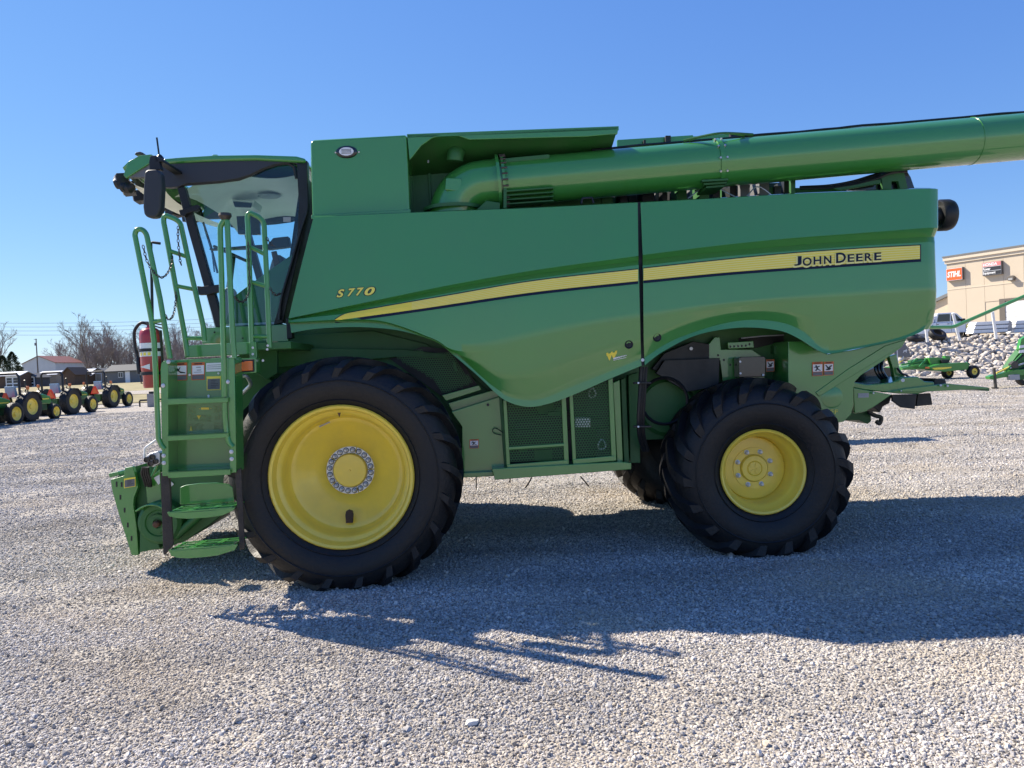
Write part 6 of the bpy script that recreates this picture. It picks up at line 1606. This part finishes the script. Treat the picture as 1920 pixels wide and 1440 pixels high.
# ---- implement cut by the right picture edge
ID = 31.6
ip = G(1868, 729, 0.0); ip.z = gz(ip.x, ip.y)
im = thing('towed_implement', 'green towed implement with jack stand and tongue at the right picture edge', 'implement', ip)
def iplate(nm, pxs, dist, th, mat='green_bright', bevel=0.012):
    mb = MB(); mb.prism([D(x, y, dist) - ip for x, y in pxs], (0, th, 0)); return mb.build(nm, mat, im, 30, bevel)
iplate('tongue', [(1858,707),(1866,703),(1905,693),(1930,692),(1930,702),(1880,708),(1862,712)], ip.y, 0.25)
iplate('hitch', [(1855,706),(1866,702),(1868,712),(1857,711)], ip.y - 0.03, 0.3)
iplate('jack_stand', [(1863,690),(1867,690),(1870.5,728),(1866.5,728)], ip.y - 0.06, 0.1, 'dark_steel'); iplate('jack_foot', [(1864,726),(1873,726),(1874,730),(1865,730)], ip.y - 0.1, 0.2, 'dark_steel')
iplate('frame', [(1890,690),(1905,668),(1920,650),(1950,640),(1950,712),(1905,712)], ip.y + 0.2, 0.4, 'green_shaded')
iplate('mast', [(1911,655),(1915,636),(1924,630),(1950,630),(1950,660),(1918,662)], ip.y + 0.1, 0.2); iplate('mast_band', [(1912,648),(1924,646),(1924,651),(1912,653)], ip.y + 0.08, 0.02, 'sign_white', 0); iplate('mast_band', [(1911,657),(1922,655),(1922,661),(1911,662)], ip.y + 0.08, 0.02, 'sign_white', 0)
iplate('gearbox', [(1896,682),(1902,677),(1910,679),(1910,690),(1898,690)], ip.y, 0.2, 'dark_steel'); iplate('tool_box', [(1892,703),(1912,702),(1913,712),(1894,713)], ip.y - 0.1, 0.2, 'grey_light')
for q, (x0, y0, x1, y1, mat) in enumerate(((1868, 700, 1902, 684, 'yellow'), (1886, 696, 1916, 664, 'green_bright'), (1894, 690, 1935, 676, 'zinc'), (1900, 700, 1935, 684, 'black'), (1896, 684, 1922, 663, 'black'), (1890, 706, 1930, 690, 'green_bright'))):
    mb = MB(); mb.tube([D(x0, y0, ip.y + 0.05) - ip, D(x1, y1, ip.y + 0.1) - ip], 0.035, 7); mb.build('strut' if mat != 'yellow' else 'drive_shaft', mat, im)
w_ = part('wheel', im); w_.location = V((1.9, 1.0, 0.4))
mb = MB(); mb.lathe([(0.2, 0), (0.36, -0.02), (0.4, 0.05), (0.4, 0.2), (0.2, 0.22)], (0, 0, 0), (0, 1, 0), 24); mb.build('tyre', 'rubber', w_, 40)
# ---- implement hidden behind the harvester, its long bent tube reaches out to the right
hp0 = V((6.3, 15.4, gz(6.3, 15.4)))
hi = thing('towed_implement', 'green implement behind the harvester with one long bent green tube rising to the right', 'implement', hp0)
mb = MB(); mb.box((-0.9, -0.3, 0.82), (0.75, 0.3, 1.02)); mb.build('deck', 'green_shaded', hi, 30, 0.02)
mb = MB(); mb.tube([V((0.2, 0, 0.95))] + [D(x, y, 16.0) - hp0 for x, y in ((1622, 690), (1690, 616), (1700, 614), (1783, 613.5), (1790, 612), (1925, 553.5), (2060, 496))], 0.036, 10); mb.build('bent_tube', 'green', hi)
for s in (-1, 1):
    w_ = part('wheel', hi); w_.location = (-0.55, s * 0.45 - 0.1, 0.36)
    mb = MB(); mb.lathe([(0.16, 0), (0.33, -0.02), (0.36, 0.04), (0.36, 0.16), (0.33, 0.2), (0.16, 0.2)], (0, 0, 0), (0, 1, 0), 24); mb.build('tyre', 'rubber', w_, 40)
    mb = MB(); mb.bar((-0.55, s * 0.35, 0.36), (-0.3, s * 0.25, 0.9), 0.06, 0.06); mb.build('leg', 'green_shaded', hi)

# ---- one large pale flat stone in the foreground gravel
p = G(886, 1358, 0.0)
bm_s = stone_mesh(77, 3, 0.25, (0.048, 0.034, 0.012), True); bm_s.materials.append(pbr('pale_stone', (0.72, 0.68, 0.62), 0.8, var=0.2, scale=30))
o = link('flat_stone', bm_s); o.location = p + V((0, 0, 0.012)); tag(o, 'large pale flat stone lying alone in the foreground gravel', 'stone')
